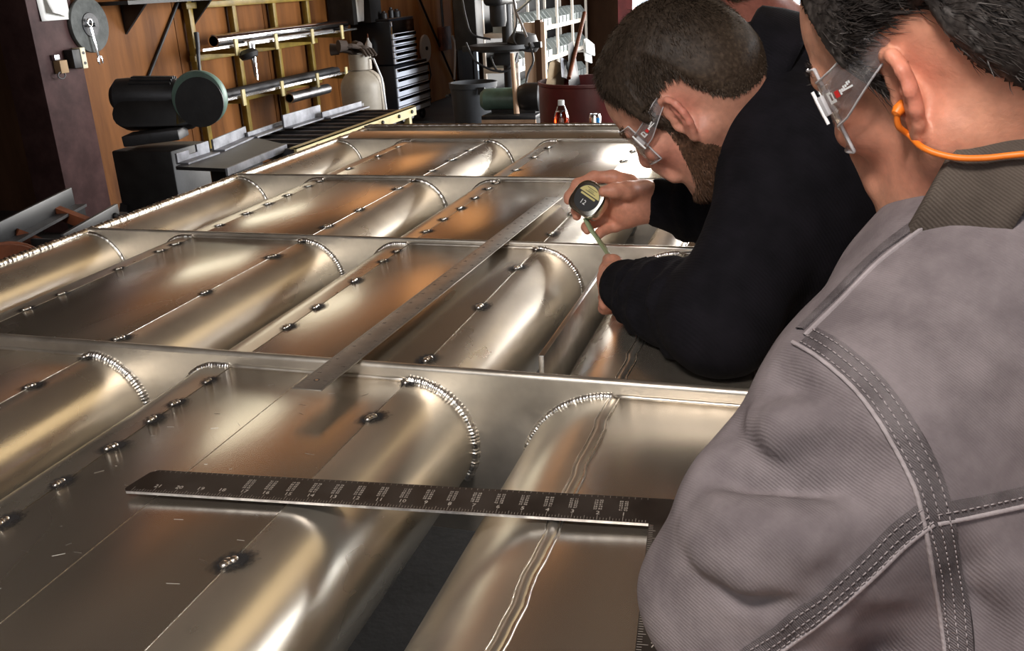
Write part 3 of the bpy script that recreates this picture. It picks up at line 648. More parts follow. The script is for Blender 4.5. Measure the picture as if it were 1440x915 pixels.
# welding bench with a green motor on it
gm = Vector(U(728, 150, 7.4)); B1 = thing('motor_stand', 'low steel stand beside the trash can carrying a green motor', 'stand', (gm.x, gm.y, 0))
zb = U(728, 158, 7.4)[2]
MB().bx(gm.x-.24, gm.x+.2, gm.y-.2, gm.y+.25, zb-.03, zb).build('top', 'dark_steel', B1, bevel=.004)
MB().bx(gm.x-.24, gm.x+.2, gm.y-.2, gm.y-.19, zb-.13, zb-.03).build('apron', 'raw_wood', B1)
for sx in (-.2, .16):
    for sy in (-.16, .2): MB().bx(gm.x+sx-.02, gm.x+sx+.02, gm.y+sy-.02, gm.y+sy+.02, 0, zb-.03).build('leg', 'black_iron', B1)
GM = thing('electric_motor', 'green electric motor with a dark gearbox on the low stand', 'motor', (gm.x, gm.y, zb))
MB().lathe([(0, -.2), (.06, -.2), (.085, -.17), (.09, .12), (.07, .15), (0, .15)], (gm.x-.1, gm.y+.02, zb+.10), (1, .1, 0), 24).build('housing', 'machine_green', GM)
MB().lathe([(0, -.1), (.09, -.1), (.11, -.05), (.11, .06), (.06, .1), (0, .1)], (gm.x+.12, gm.y, zb+.115), (1, .1, 0), 20).build('gearbox', 'black_iron', GM)
MB().bx(gm.x-.2, gm.x+.16, gm.y-.06, gm.y+.1, zb, zb+.03).build('mount', 'black_iron', GM)
MB().cyl((gm.x+.02, gm.y-.1, zb), (gm.x-.02, gm.y-.02, zb+.45), .022, .016, 10).build('lever', 'raw_wood', GM)
# parts bin rack running back along x = -2.75
RX = -2.75; ry0 = onx(726, 45, RX)[1]; ry1 = 12.35
Rk = thing('bin_rack', 'pale steel shelving rack full of parts bins', 'shelving', (RX-.2, (ry0+ry1)/2, 0))
z1 = onx(780, 34, RX)[2]; z2 = onx(780, 78, RX)[2]; SH = [z1+.36, z1, z2, z2-.36]
for z in SH: MB().bx(RX-.35, RX, ry0, ry1, z-.045, z).build('shelf', 'rack_paint', Rk, bevel=.004)
for y in (ry0+.02, ry0+.85, ry0+1.65, ry0+2.4, ry1-.02):
    for x in (RX, RX-.34): MB().bx(x-.02, x+.005, y-.018, y+.018, 0, 1.9).build('upright', 'rack_paint', Rk)
MB().bx(RX-.37, RX-.36, ry0, ry1, 0, 1.9).build('back_panel', 'black', Rk)
bm_ = MB(); s_ = .075
bm_.add([(0, -s_, 0), (0, s_, 0), (-.25, s_, 0), (-.25, -s_, 0)], [(0, 1, 2, 3)])
bm_.bx(-.012, 0, -s_, s_, 0, .075).bx(-.25, -.245, -s_, s_, 0, .14)
for s in (-1, 1): bm_.prism([(0, s*s_, 0), (0, s*s_, .075), (-.06, s*s_, .15), (-.25, s*s_, .15), (-.25, s*s_, 0)], (0, -s*.006, 0))
bm_.bx(0, .004, -.04, .04, .02, .055)
BIN = bm_.mesh('parts_bin'); BIN.materials.append(MAT['bin_grey'])
ORD = 'first second third fourth fifth sixth seventh eighth ninth tenth eleventh twelfth thirteenth fourteenth fifteenth sixteenth seventeenth eighteenth nineteenth twentieth'.split()
for zi, z in enumerate(SH):
    nm = ['top', 'upper', 'middle', 'lowest'][zi]; i = 0
    y = ry0+.14
    while y < ry1-.1:
        if int((y-ry0)*10) % 8 != 7:
            o = bpy.data.objects.new('parts_bin', BIN); COL.objects.link(o); o.location = (RX-.012, y, z)
            i += 1
            tag(o, 'small grey parts bin, %s from the near end of the %s rack shelf' % (ORD[i-1], nm), 'bin', 'parts bins on the %s rack shelf' % nm)
        y += .172
# boards and a bar leaning in front of the rack
a, b = Vector(U(752, 118, 9.12)), Vector(U(752, 30, 9.12))
pst = thing('wood_post', 'pale wooden post with a dark side in front of the bin rack', 'post', (a.x, a.y, 0))
MB().bx(a.x-.085, a.x+.03, a.y-.02, a.y+.02, 0, b.z).build('board', 'raw_wood', pst)
MB().bx(a.x+.03, a.x+.085, a.y-.03, a.y+.06, 0, b.z+.02).build('dark_stud', 'dark_wood', pst)
MB().bx(a.x+.085, a.x+.12, a.y-.02, a.y+.03, 0, b.z).build('edge_board', 'raw_wood', pst)
MB().bx(a.x-.3, a.x+.2, a.y-.1, a.y+.1, 0, .04).build('foot', 'dark_wood', pst)
tag(MB().bx(-2.3, -2.12, 12.1, 12.4, 0, 4.2).build('door_post', 'jamb_red'), 'dark red door post beside the bin rack', 'post')
m = MB(); c = Vector(onx(822, 72, RX+.15))
for q in range(7): m.prism([c+Vector((.02*q % .07, .06*math.cos(q*1.7), .05*math.sin(q*2.3)))+Vector(v) for v in ((0, -.1, -.05), (.05, .02, -.09), (.02, .12, .03), (-.03, 0, .10))], (.01, .004, .006))
tag(m.build('plastic_bag', 'white_paint', smooth=False), 'crumpled white plastic bag hung at the far end of the rack', 'bag')
MB().bx(RX, c.x, c.y-.01, c.y+.01, c.z-.01, c.z+.01).build('hook', 'steel', bpy.data.objects['plastic_bag'])
# red drum with scrap
c = Vector(U(830, 112, 5.25)); zt = .885; r = .292; dc = Vector(U(758, 112, 5.25)); X = dc.x+r*.97; Y = dc.y+.06
DR = thing('steel_drum', 'dark red steel drum filled with scrap behind the far rail', 'drum', (X, Y, 0))
zt = U(790, 113, 5.25)[2]
pf = [(0, .01), (r*.97, .01), (r, .03)]
for q in range(1, 30):
    z = .03+(zt-.06)*q/30; rr = r+(.010 if abs(z-zt*.36) < .016 or abs(z-zt*.68) < .016 else 0); pf.append((rr, z))
pf += [(r, zt-.02), (r*1.02, zt-.015), (r*1.02, zt), (r*.97, zt), (r*.96, zt-.3), (0, zt-.3)]
MB().lathe(pf, (X, Y, 0), n=48).build('body', 'drum_red', DR)
def scrap(poly, thick, mat, lab, name, D=5.2):
    P = [Vector(U(*p, D+.06*k_)) for k_, p in enumerate(poly)]
    tag(MB().prism(P, fw*thick).build(name, mat, smooth=False), lab, name.split('_')[-1])
scrap([(768, 118), (773, 88), (780, 84), (796, 92), (793, 120)], .03, 'cardboard', 'folded cardboard box end sticking up out of the drum', 'cardboard_box')
scrap([(800, 122), (799, 62), (806, 57), (816, 118)], .04, 'black_iron', 'tall dark steel offcut standing in the drum', 'steel_offcut', 5.3)
scrap([(790, 108), (788, 80), (797, 84), (801, 112)], .012, 'zinc', 'short bright strip leaning inside the drum', 'metal_strip', 5.25)
tag(MB().cyl(U(800, 110, 5.3), U(822, 18, 5.6), .012, .012, 10).build('steel_rod', 'rust'), 'brown rod rising out of the drum toward the rack', 'rod')
# low bench with a bottle and a can
c = Vector(U(790, 178, 4.5)); zb = .60
LB = thing('low_bench', 'low dark bench standing between the frame and the drum', 'bench', (-1.05, 4.45, 0))
MB().bx(-1.35, -.75, 4.30, 4.60, zb-.03, zb).build('top', 'dark_wood', LB, bevel=.004)
for x in (-1.3, -.8):
    for y in (4.34, 4.56): MB().bx(x-.02, x+.02, y-.02, y+.02, 0, zb-.03).build('leg', 'black_iron', LB)
def glass(name, col, rough=.03):
    m = bpy.data.materials.new(name); m.use_nodes = True; N, L, b = nodes_of(m); b.inputs['Base Color'].default_value = (*col, 1)
    b.inputs['Transmission Weight'].default_value = 1; b.inputs['Roughness'].default_value = rough; b.inputs['IOR'].default_value = 1.4; MAT[name] = m; return m
glass('clear_plastic', (.95, .95, .95)); glass('red_drink', (.95, .06, .01))
BT = thing('soda_bottle', 'clear plastic bottle of red drink with a white cap', 'bottle', (c.x, c.y, zb)); H = U(790, 139, 4.5)[2]-zb; r = .036
MB().lathe([(0, 0), (r*.85, 0), (r, .01), (r, H*.60), (r*.96, H*.66), (r*.75, H*.78), (r*.42, H*.9), (r*.38, H*.92), (r*.36, H*.92), (r*.70, H*.77), (r*.92, H*.65), (r*.95, .012), (0, .008)], (c.x, c.y, zb), n=32).build('shell', 'clear_plastic', BT)
MB().lathe([(0, .011), (r*.93, .013), (r*.93, H*.60), (r*.90, H*.66), (r*.72, H*.755), (0, H*.755)], (c.x, c.y, zb), n=32).build('drink', 'red_drink', BT)
MB().lathe([(0, H*1.0), (r*.42, H*1.0), (r*.44, H*.92), (r*.44, H*.89), (0, H*.89)], (c.x, c.y, zb), n=20).build('cap', 'white_paint', BT)
MB().lathe([(r*1.0, H*.12), (r*1.012, H*.12), (r*1.012, H*.40), (r*1.0, H*.40), (r*1.0, H*.12)], (c.x, c.y, zb), n=32).build('label_band', 'black', BT)
c = Vector(U(837, 178, 4.5)); H = U(837, 159, 4.5)[2]-zb; r = .029
CN = thing('drink_can', 'silver and blue drink can beside the soda bottle', 'can', (c.x, c.y, zb))
MB().lathe([(0, .004), (r*.8, 0), (r, .012), (r, H-.014), (r*.88, H-.002), (r*.85, H), (r*.83, H-.006), (0, H-.006)], (c.x, c.y, zb), n=28).build('body', 'bright_steel', CN)
MB().bx(c.x-.002, c.x+.002, c.y-.012, c.y+.012, H+zb-.006, H+zb-.003).build('tab', 'steel', CN)
pbr('can_blue', (.03, .22, .55), .3, .4)
o = MB(); 
rows = [[(c.x+(r+.0006)*math.cos(t), c.y+(r+.0006)*math.sin(t), z) for z in (zb+.015, zb+H-.016)] for t in [-1.2+.1*k_ for k_ in range(8)]]
o.grid(rows).build('print_band', 'can_blue', CN)
# ------------------------------------------------------------------ implicit-surface modelling (smooth unions -> one continuous mesh)
class Sdf:
    def __init__(s): s.ops = []
    def cone(s, a, b, r0, r1=None, k=.02, op='u'):
        a = np.asarray(a, float); b = np.asarray(b, float); r1 = r0 if r1 is None else r1
        ab = b-a; L2 = max(ab@ab, 1e-12)
        def f(P):
            t = np.clip(((P-a)@ab)/L2, 0, 1)
            return np.linalg.norm(P-a-t[:, None]*ab, axis=1)-(r0+(r1-r0)*t)
        s.ops.append((op, k, f, (a+b)/2, math.sqrt(L2)/2+max(r0, r1))); return s
    def chain(s, pts, rs, k=.01, op='u'):
        for i in range(len(pts)-1): s.cone(pts[i], pts[i+1], rs[i], rs[i+1], k, op)
        return s
    def ell(s, c, r, R=None, k=.02, op='u'):
        c = np.asarray(c, float); r = np.asarray(r, float); R = np.eye(3) if R is None else R
        def f(P):
            q = (P-c)@R; k0 = np.linalg.norm(q/r, axis=1); k1 = np.linalg.norm(q/(r*r), axis=1)
            return k0*(k0-1)/np.maximum(k1, 1e-9)
        s.ops.append((op, k, f, c, float(r.max()))); return s
    def box(s, c, half, R, rad, k=.02, op='u'):
        c = np.asarray(c, float); half = np.asarray(half, float)-rad
        def f(P):
            q = np.abs((P-c)@R)-half
            return np.linalg.norm(np.maximum(q, 0), axis=1)+np.minimum(q.max(axis=1), 0)-rad
        s.ops.append((op, k, f, c, float(np.linalg.norm(half))+rad)); return s
    def disp(s, f, c, R): s.ops.append(('d', 0, f, np.asarray(c, float), R)); return s
    def __call__(s, P, cen=None, rad=0):
        d = np.full(len(P), 1.0)
        for op, k, f, c, R in s.ops:
            if cen is not None and np.linalg.norm(c-cen) > R+rad+k+.03: continue
            e = f(P)
            if op == 'u':
                h = np.maximum(k-np.abs(d-e), 0)/k; d = np.minimum(d, e)-h*h*k*.25
            elif op == 's':
                e = -e; h = np.maximum(k-np.abs(d-e), 0)/k; d = np.maximum(d, e)+h*h*k*.25
            else: d = d+e
        return d
    def bounds(s):
        lo = np.min([c-R for op, k, f, c, R in s.ops if op == 'u'], axis=0)-.02; hi = np.max([c+R for op, k, f, c, R in s.ops if op == 'u'], axis=0)+.02
        return lo, hi
    def normal(s, P, e=.0015):
        g = np.stack([s(P+np.eye(3)[i]*e)-s(P-np.eye(3)[i]*e) for i in range(3)], axis=1)
        return g/np.maximum(np.linalg.norm(g, axis=1, keepdims=True), 1e-9)
    def hits(s, pts, t0=.25, t1=3.0):                                # where the lines through the pixels meet the surface
        d = np.array([ray(*p) for p in pts]); d /= np.linalg.norm(d, axis=1, keepdims=True); t = np.full(len(d), t0); done = np.zeros(len(d), bool)
        for _ in range(110):
            k = np.where(~done & (t < t1))[0]
            if not len(k): break
            e = s(CAM+d[k]*t[k, None]); fin = e < .0004; done[k[fin]] = True; t[k[~fin]] += np.maximum(e[~fin]*.7, .0004)
        return [CAM+d[i]*t[i] if (done[i] or t[i] < t1) else None for i in range(len(d))]
    def hit(s, px, py): return s.hits([(px, py)])[0]
    def mesh(s, h, B=12):
        lo, hi = s.bounds(); nb = np.ceil((hi-lo)/(h*B)).astype(int)
        n4 = -(-nb//4); g4 = np.stack(np.meshgrid(*[np.arange(n) for n in n4], indexing='ij'), -1).reshape(-1, 3)
        g4 = g4[np.abs(s(lo+(g4+.5)*h*B*4)) < h*B*4*.87*1.6+.012]
        gi = (g4[:, None]*4+np.stack(np.meshgrid(*[np.arange(4)]*3, indexing='ij'), -1).reshape(1, -1, 3)).reshape(-1, 3)
        gi = gi[(gi < nb).all(1)]
        cen = lo+(gi+.5)*h*B; half = h*B*.87
        dc = s(cen); act = gi[np.abs(dc) < half*1.6+.012]
        ii = np.stack(np.meshgrid(*[np.arange(B+1)]*3, indexing='ij'), -1).reshape(-1, 3)
        dims = nb*B+1; ids = []; pos = []; edges = []
        cs = np.array([[a, b, c] for a in (0, 1) for b in (0, 1) for c in (0, 1)])
        ce = [(0, 1), (2, 3), (4, 5), (6, 7), (0, 2), (1, 3), (4, 6), (5, 7), (0, 4), (1, 5), (2, 6), (3, 7)]
        for g in act:
            P = lo+(g*B+ii)*h
            d = s(P, lo+(g+.5)*h*B, half).reshape(B+1, B+1, B+1)
            if d.min() > 0 or d.max() < 0: continue
            ins = d < 0
            C = np.stack([d[a:a+B, b:b+B, c:c+B] for a, b, c in cs], -1); CI = C < 0
            n = CI.sum(-1); m = (n > 0) & (n < 8); loc = np.argwhere(m)
            if not len(loc): continue
            v = C[m]; acc = np.zeros((len(loc), 3)); cnt = np.zeros(len(loc))
            for a, b in ce:
                x = (v[:, a] < 0) != (v[:, b] < 0)
                t = np.where(x, v[:, a]/np.where(x, v[:, a]-v[:, b], 1), 0)
                acc += np.where(x[:, None], cs[a]+t[:, None]*(cs[b]-cs[a]), 0); cnt += x
            gl = g*B+loc
            pos.append(lo+(gl+acc/cnt[:, None])*h); ids.append((gl[:, 0]*dims[1]+gl[:, 1])*dims[2]+gl[:, 2])
            for ax in range(3):
                sl = [slice(0, B)]*3; s2 = list(sl); s2[ax] = slice(1, B+1)
                q = ins[tuple(sl)] != ins[tuple(s2)]
                L = np.argwhere(q)
                if len(L): edges.append(np.column_stack([g*B+L, np.full(len(L), ax), ins[tuple(sl)][q]]))
        ids = np.concatenate(ids); pos = np.concatenate(pos); o = np.argsort(ids); ids = ids[o]; pos = pos[o]
        E = np.concatenate(edges); faces = []
        for ax in range(3):
            e = E[E[:, 3] == ax]; b, c = (ax+1) % 3, (ax+2) % 3; q = []
            for (db, dc_) in ((0, 0), (1, 0), (1, 1), (0, 1)):
                g = e[:, :3].copy(); g[:, b] -= db; g[:, c] -= dc_
                key = (g[:, 0]*dims[1]+g[:, 1])*dims[2]+g[:, 2]; k = np.searchsorted(ids, key); k = np.minimum(k, len(ids)-1)
                q.append(np.where(ids[k] == key, k, -1))
            q = np.stack(q, 1); ok = (q >= 0).all(1); q = q[ok]; fl_ = e[ok, 4] > 0
            q[~fl_] = q[~fl_][:, ::-1]
            faces.append(q)
        return pos, np.concatenate(faces)
def np_mesh(name, V, F, mat, parent, col=None, org=None):
    org = np.array(ORG[parent.name]) if parent is not None else np.zeros(3)
    me = bpy.data.meshes.new(name); me.vertices.add(len(V)); me.vertices.foreach_set('co', (V-org).ravel())
    k = F.shape[1]; me.loops.add(len(F)*k); me.loops.foreach_set('vertex_index', F.ravel().astype(np.int32))
    me.polygons.add(len(F)); me.polygons.foreach_set('loop_start', np.arange(0, len(F)*k, k, dtype=np.int32)); 
    me.update(calc_edges=True); me.validate()
    if col is not None and len(me.vertices) == len(V):
        a = me.attributes.new('Col', 'FLOAT_COLOR', 'POINT'); a.data.foreach_set('color', np.column_stack([col, np.ones(len(V))]).ravel())
    return finish(name, me, mat, parent, angle=None)
def snoise(P, f, seed=0):                                            # cheap smooth pseudo noise
    r_ = np.random.default_rng(seed); o = np.zeros(len(P))
    for i in range(5):
        w = r_.normal(size=3)*f; o += np.sin(P@w+r_.uniform(0, 6.28))
    return o/5
def colmat(name, rough, bump=.0, bscale=300, sss=0.0, var=.1, vscale=90, spec=.5):
    m = pbr(name, (.5, .5, .5), rough, 0, spec=spec, bump=bump, bscale=bscale); N, L, b = nodes_of(m)
    at = N.new('ShaderNodeAttribute'); at.attribute_name = 'Col'
    nz = N.new('ShaderNodeTexNoise'); nz.inputs['Scale'].default_value = vscale; nz.inputs['Detail'].default_value = 4
    tc = N.new('ShaderNodeTexCoord'); L.new(tc.outputs['Object'], nz.inputs['Vector'])
    mr = N.new('ShaderNodeMapRange'); mr.inputs[1].default_value = .3; mr.inputs[2].default_value = .7; mr.inputs[3].default_value = 1-var; mr.inputs[4].default_value = 1+var; L.new(nz.outputs['Fac'], mr.inputs[0])
    mx = N.new('ShaderNodeVectorMath'); mx.operation = 'SCALE'; L.new(at.outputs['Color'], mx.inputs[0]); L.new(mr.outputs[0], mx.inputs['Scale'])
    L.new(mx.outputs[0], b.inputs['Base Color'])
    if sss:
        b.inputs['Subsurface Weight'].default_value = sss; b.inputs['Subsurface Radius'].default_value = (1, .35, .2); b.inputs['Subsurface Scale'].default_value = .006
    return m
colmat('skin', .48, bump=.10, bscale=420, sss=.18, var=.10, vscale=120, spec=.4)
colmat('hair', .6, var=.3, vscale=260, spec=.25)
pbr('eye_white', (.75, .72, .68), .2); pbr('iris', (.10, .07, .045), .15)

def cam_dir(v):
    d = CR*v[0]+CU*v[1]+_fw*v[2]; return d/np.linalg.norm(d)
class Head:
    """a head at o (between the ears) looking along F, in head axes x forward, y left, z up"""
    es = 1.0; jw = 1.0
    def __init__(s, o, F, up, sc=1.0):
        s.o = np.asarray(o, float); F = np.asarray(F, float); F /= np.linalg.norm(F)
        up = np.asarray(up, float); up = up-F*(up@F); up /= np.linalg.norm(up)
        s.R = np.column_stack([F, np.cross(up, F), up]); s.sc = sc
    def w(s, x, y, z): return s.o+s.R@(np.array([x, y, z])*s.sc)
    def l(s, V): return ((V-s.o)@s.R)/s.sc
    def ear_pt(s, sd, u, v, n=0.0, th=.50):
        c, q = math.cos(th), math.sin(th); ct, st = math.cos(.2), math.sin(.2)
        x = .002+u*c*ct-v*st+n*q; y = .0735-u*q+n*c; z = -.002+v*ct+u*st*c
        return s.w(x, sd*y, z)
    def ear(s, S, sd):
        q_ = s.es; k = s.sc*q_; e = lambda u, v, n=0: s.ear_pt(sd, u*q_, v*q_, n*q_)
        th = .50; ax_u = s.R@np.array([math.cos(th)*math.cos(.2), -sd*math.sin(th), math.sin(.2)*math.cos(th)]); ax_u /= np.linalg.norm(ax_u)
        ax_v = s.R@np.array([-math.sin(.2), 0, math.cos(.2)]); ax_v -= ax_u*(ax_v@ax_u); ax_v /= np.linalg.norm(ax_v)
        A = np.column_stack([ax_u, ax_v, np.cross(ax_u, ax_v)])
        S.ell(e(-.004, .003, .004), np.array([.0175, .029, .0036])*k, A, k=.004)
        S.ell(e(.004, -.004, .0), np.array([.012, .018, .010])*k, A, k=.006)                                # root of the ear
        S.ell(e(.004, -.003, .0125), np.array([.0085, .0125, .0095])*k, A, k=.004, op='s')                 # concha
        S.ell(e(-.002, .019, .0095), np.array([.008, .0085, .0050])*k, A, k=.003, op='s')
        hx = [(.006, .001, .006), (.013, .010, .005), (.0125, .023, .006), (.004, .032, .008), (-.009, .0315, .0095), (-.0185, .021, .010), (-.0205, .006, .0095), (-.0175, -.009, .008), (-.011, -.021, .006), (-.004, -.029, .004)]
        S.chain([e(*p) for p in hx], [.0030*k, .0036*k]+[.0042*k]*5+[.0040*k, .0042*k, .005*k], k=.0035)
        S.chain([e(-.003, .018, .006), e(-.0105, .006, .0075), e(-.010, -.008, .007), e(-.003, -.016, .006)], [.0026*k, .0034*k, .0034*k, .003*k], k=.004)
        S.cone(e(.0125, -.002, .005), e(.011, -.009, .006), .0042*k, .004*k, k=.005)                          # tragus
        S.ell(e(-.002, -.028, .004), np.array([.0072, .0085, .0042])*k, A, k=.005)                             # lobe
    def build(s, S, neck=None, ears=True):
        k = s.sc; w = lambda x, y, z: s.w(x, y, z if z > -.03 else -.03+(z+.03)*s.jw); R = s.R; E = lambda c, r, kk=.016, op='u': S.ell(w(*c), np.array(r)*k, R, k=kk, op=op)
        E((-.004, 0, .045), (.102, .0775, .083)); E((.032, 0, .055), (.066, .064, .060)); E((-.05, 0, .02), (.056, .066, .062))
        E((.045, 0, -.02), (.054, .057, .07*(.4+.6*s.jw))); E((.046, 0, -.068), (.052, .046, .040)); E((.084, 0, -.094), (.020, .024, .019), .016)
        for q in (-1, 1):
            S.cone(w(.002, q*.058, -.035), w(.066, q*.026, -.092), .020*k, .018*k, k=.018)
            E((.064, q*.044, -.008), (.026, .021, .018), .014)
            S.cone(w(.0945, q*.012, .034), w(.077, q*.050, .033), .0095*k, .008*k, k=.015)
            E((.101, q*.031, .017), (.015, .016, .013), .014, 's')
            E((.079, q*.031, .017), (.0135, .0145, .0125), .006)
            S.cone(w(.103, q*.011, -.018), w(.098, q*.014, -.016), .0078*k, .006*k, k=.008)
            S.cone(w(.098, q*.020, -.026), w(.090, q*.030, -.052), .012*k, .010*k, k=.012)
            S.ell(w(.106, q*.007, -.0275), np.array([.004, .0035, .004])*k, R, k=.003, op='s')
        S.cone(w(.097, 0, .028), w(.113, 0, -.010), .0085*k, .0115*k, k=.014)
        S.cone(w(.113, 0, -.010), w(.106, 0, -.022), .0115*k, .007*k, k=.008)
        for q in (-1, 1):
            S.cone(w(.1055, 0, -.045), w(.093, q*.024, -.049), .0062*k, .004*k, k=.006); S.cone(w(.104, 0, -.057), w(.093, q*.022, -.053), .0070*k, .004*k, k=.006)
        S.cone(w(.113, 0, -.0505), w(.098, .024, -.0505), .0015*k, .001*k, k=.003, op='s'); S.cone(w(.113, 0, -.0505), w(.098, -.024, -.0505), .0015*k, .001*k, k=.003, op='s')
        if neck is not None:
            S.cone(w(-.035, 0, -.02), neck, .054*k, .056*k, k=.045); S.cone(w(.0, 0, -.065), neck, .036*k, .050*k, k=.04)
        if ears: s.ear(S, 1); s.ear(S, -1)
    def near_ear(s, Lc):
        return (np.abs(Lc[:, 1]) > .0715) & (Lc[:, 0] > -.036) & (Lc[:, 0] < .022) & (Lc[:, 2] > -.045) & (Lc[:, 2] < .038)
    def skin_colour(s, V, base, red, lip):
        Lc = s.l(V); x, y, z = Lc.T; c = np.tile(np.array(base), (len(V), 1)); red = np.array(red)
        def mix(c, t, k): return c*(1-t[:, None])+np.array(k)*t[:, None]
        g = lambda cx, cy, cz, r_: np.exp(-((x-cx)**2+(np.abs(y)-cy)**2+(z-cz)**2)/r_**2)
        t = np.clip(.85*g(.075, .045, -.02, .028)+1.0*g(.112, 0, -.012, .018)+.5*g(.03, .06, -.05, .03), 0, 1); c = mix(c, t*.8, red)
        c = mix(c, .85*np.exp(-((x+.010)**2+(np.abs(y)-.088)**2*1.5+z**2*.5)/.022**2), red)
        c = mix(c, np.clip(g(.104, 0, -.051, .012)*1.4, 0, 1)*.8, lip)
        c *= (1+.10*snoise(V, 60, 3)+.05*snoise(V, 220, 5))[:, None]
        return np.clip(c, 0, 1)
    def eyes(s, parent):
        for q in (-1, 1):
            e = MB().ell(Vector(s.w(.0815, q*.031, .017)), (.0118*s.sc,)*3).build('eye', 'eye_white', parent, angle=180)
            MB().ell(Vector(s.w(.0905, q*.031, .016)), (.0042*s.sc,)*3, n=10, m=8).build('iris', 'iris', e, angle=180)
def strands(name, parent, V, F, mask, n, length, width, comb, lift, cols, seed, mat='hair', shell=.004, root_in=.002, taper=None):
    """short hairs as thin ribbons on the masked faces, over a thin cap that follows the skull"""
    r_ = np.random.default_rng(seed); Q = V[F]; fm = mask[F].mean(1)
    nf = np.cross(Q[:, 2]-Q[:, 0], Q[:, 3]-Q[:, 1]); A = np.linalg.norm(nf, axis=1)/2; nf /= np.maximum(2*A[:, None], 1e-12)
    p = A*(fm > .5); p = p/p.sum(); k = r_.choice(len(F), n, p=p); u, v = r_.random(n), r_.random(n)
    P = ((1-u)*(1-v))[:, None]*Q[k, 0]+(u*(1-v))[:, None]*Q[k, 1]+(u*v)[:, None]*Q[k, 2]+((1-u)*v)[:, None]*Q[k, 3]
    N = nf[k]; C = comb(P); C = C-N*(C*N).sum(1)[:, None]; C /= np.maximum(np.linalg.norm(C, axis=1, keepdims=True), 1e-9)
    D0 = C+N*lift+r_.normal(size=(n, 3))*.30; D0 /= np.linalg.norm(D0, axis=1, keepdims=True)
    Ln = length(P)*r_.uniform(.6, 1.15, n)
    W = np.cross(D0, N+r_.normal(size=(n, 3))*.5); W /= np.maximum(np.linalg.norm(W, axis=1, keepdims=True), 1e-9); W *= width*r_.uniform(.6, 1.3, n)[:, None]
    tp = np.ones(len(V)) if taper is None else taper; base = P+N*(shell*.75*tp[F[k, 0]]-root_in)[:, None]; pts = []
    for t, wd in ((0, 1.0), (.5, .8), (1, .12)):
        c = base+D0*(Ln*t)[:, None]+C*(Ln*.25*t*t)[:, None]-N*(Ln*.16*t*t)[:, None]
        pts += [c-W*wd, c+W*wd]
    VV = np.stack(pts, 1).reshape(-1, 3); b = np.arange(n)[:, None]*6
    FF = np.concatenate([b+np.array([0, 1, 3, 2]), b+np.array([2, 3, 5, 4])])
    col = np.repeat(cols(P, r_), 6, axis=0)
    # cap
    sel = np.unique(F[fm > .5]); rm = -np.ones(len(V), int); rm[sel] = np.arange(len(sel)); fc = rm[F[fm > .5]]
    vn = np.zeros_like(V); 
    for j in range(4): np.add.at(vn, F[:, j], nf)
    vn /= np.maximum(np.linalg.norm(vn, axis=1, keepdims=True), 1e-9)
    edge = np.zeros(len(V)); np.add.at(edge, F.ravel(), np.repeat((fm > .5).astype(float), 4)); cntv = np.zeros(len(V)); np.add.at(cntv, F.ravel(), 1.0)
    inn = (edge/np.maximum(cntv, 1))[sel]
    cv = V[sel]+vn[sel]*(np.where(inn > .99, shell*tp[sel]*(1+.12*snoise(V[sel], 130, seed)), .0006))[:, None]
    cc = cols(V[sel], r_)*.75
    return np_mesh(name, np.concatenate([VV, cv]), np.concatenate([FF, fc+len(VV)]), mat, parent, np.concatenate([col, cc]))
def on_line(x, xs, zs): return np.interp(x, xs, zs)
# ------------------------------------------------------------------ the man in the grey jacket (close, seen from behind his left ear)
def fabric(name, col, col2, weave=900, bump=.25, rough=.9):
    m = pbr(name, col, rough, 0, col2=col2, vscale=26, spec=.15, detail=8); N, L, b = nodes_of(m)
    tc = N.new('ShaderNodeTexCoord'); w = N.new('ShaderNodeTexWave'); w.wave_type = 'BANDS'; w.bands_direction = 'DIAGONAL'; w.inputs['Scale'].default_value = weave/6.28*1.0
    w.inputs['Distortion'].default_value = 1.2; w.inputs['Detail Scale'].default_value = 4
    L.new(tc.outputs['Object'], w.inputs['Vector'])
    n = N.new('ShaderNodeTexNoise'); n.inputs['Scale'].default_value = 700; L.new(tc.outputs['Object'], n.inputs['Vector'])
    ad = N.new('ShaderNodeMath'); ad.operation = 'ADD'; L.new(w.outputs['Fac'], ad.inputs[0]); L.new(n.outputs['Fac'], ad.inputs[1])
    bp = N.new('ShaderNodeBump'); bp.inputs['Strength'].default_value = bump; bp.inputs['Distance'].default_value = .0012; L.new(ad.outputs[0], bp.inputs['Height']); L.new(bp.outputs[0], b.inputs['Normal'])
    return m
fabric('jacket_grey', (.145, .123, .128), (.225, .194, .199), weave=1400)
fabric('jacket_band', (.085, .073, .076), (.19, .167, .171), weave=2000, bump=.5)
fabric('jacket_thread', (.30, .265, .27), (.40, .355, .36))
fabric('collar_brown', (.070, .056, .046), (.105, .085, .070), weave=1500, bump=.3)
fabric('trouser_blue', (.03, .035, .06), (.05, .06, .09)); fabric('sweater_black', (.0045, .0042, .0060), (.0090, .008, .0112), weave=500, bump=.25); fabric('shirt_red', (.14, .03, .025), (.20, .05, .04))
pbr('boot', (.06, .04, .025), .6, bump=.2)

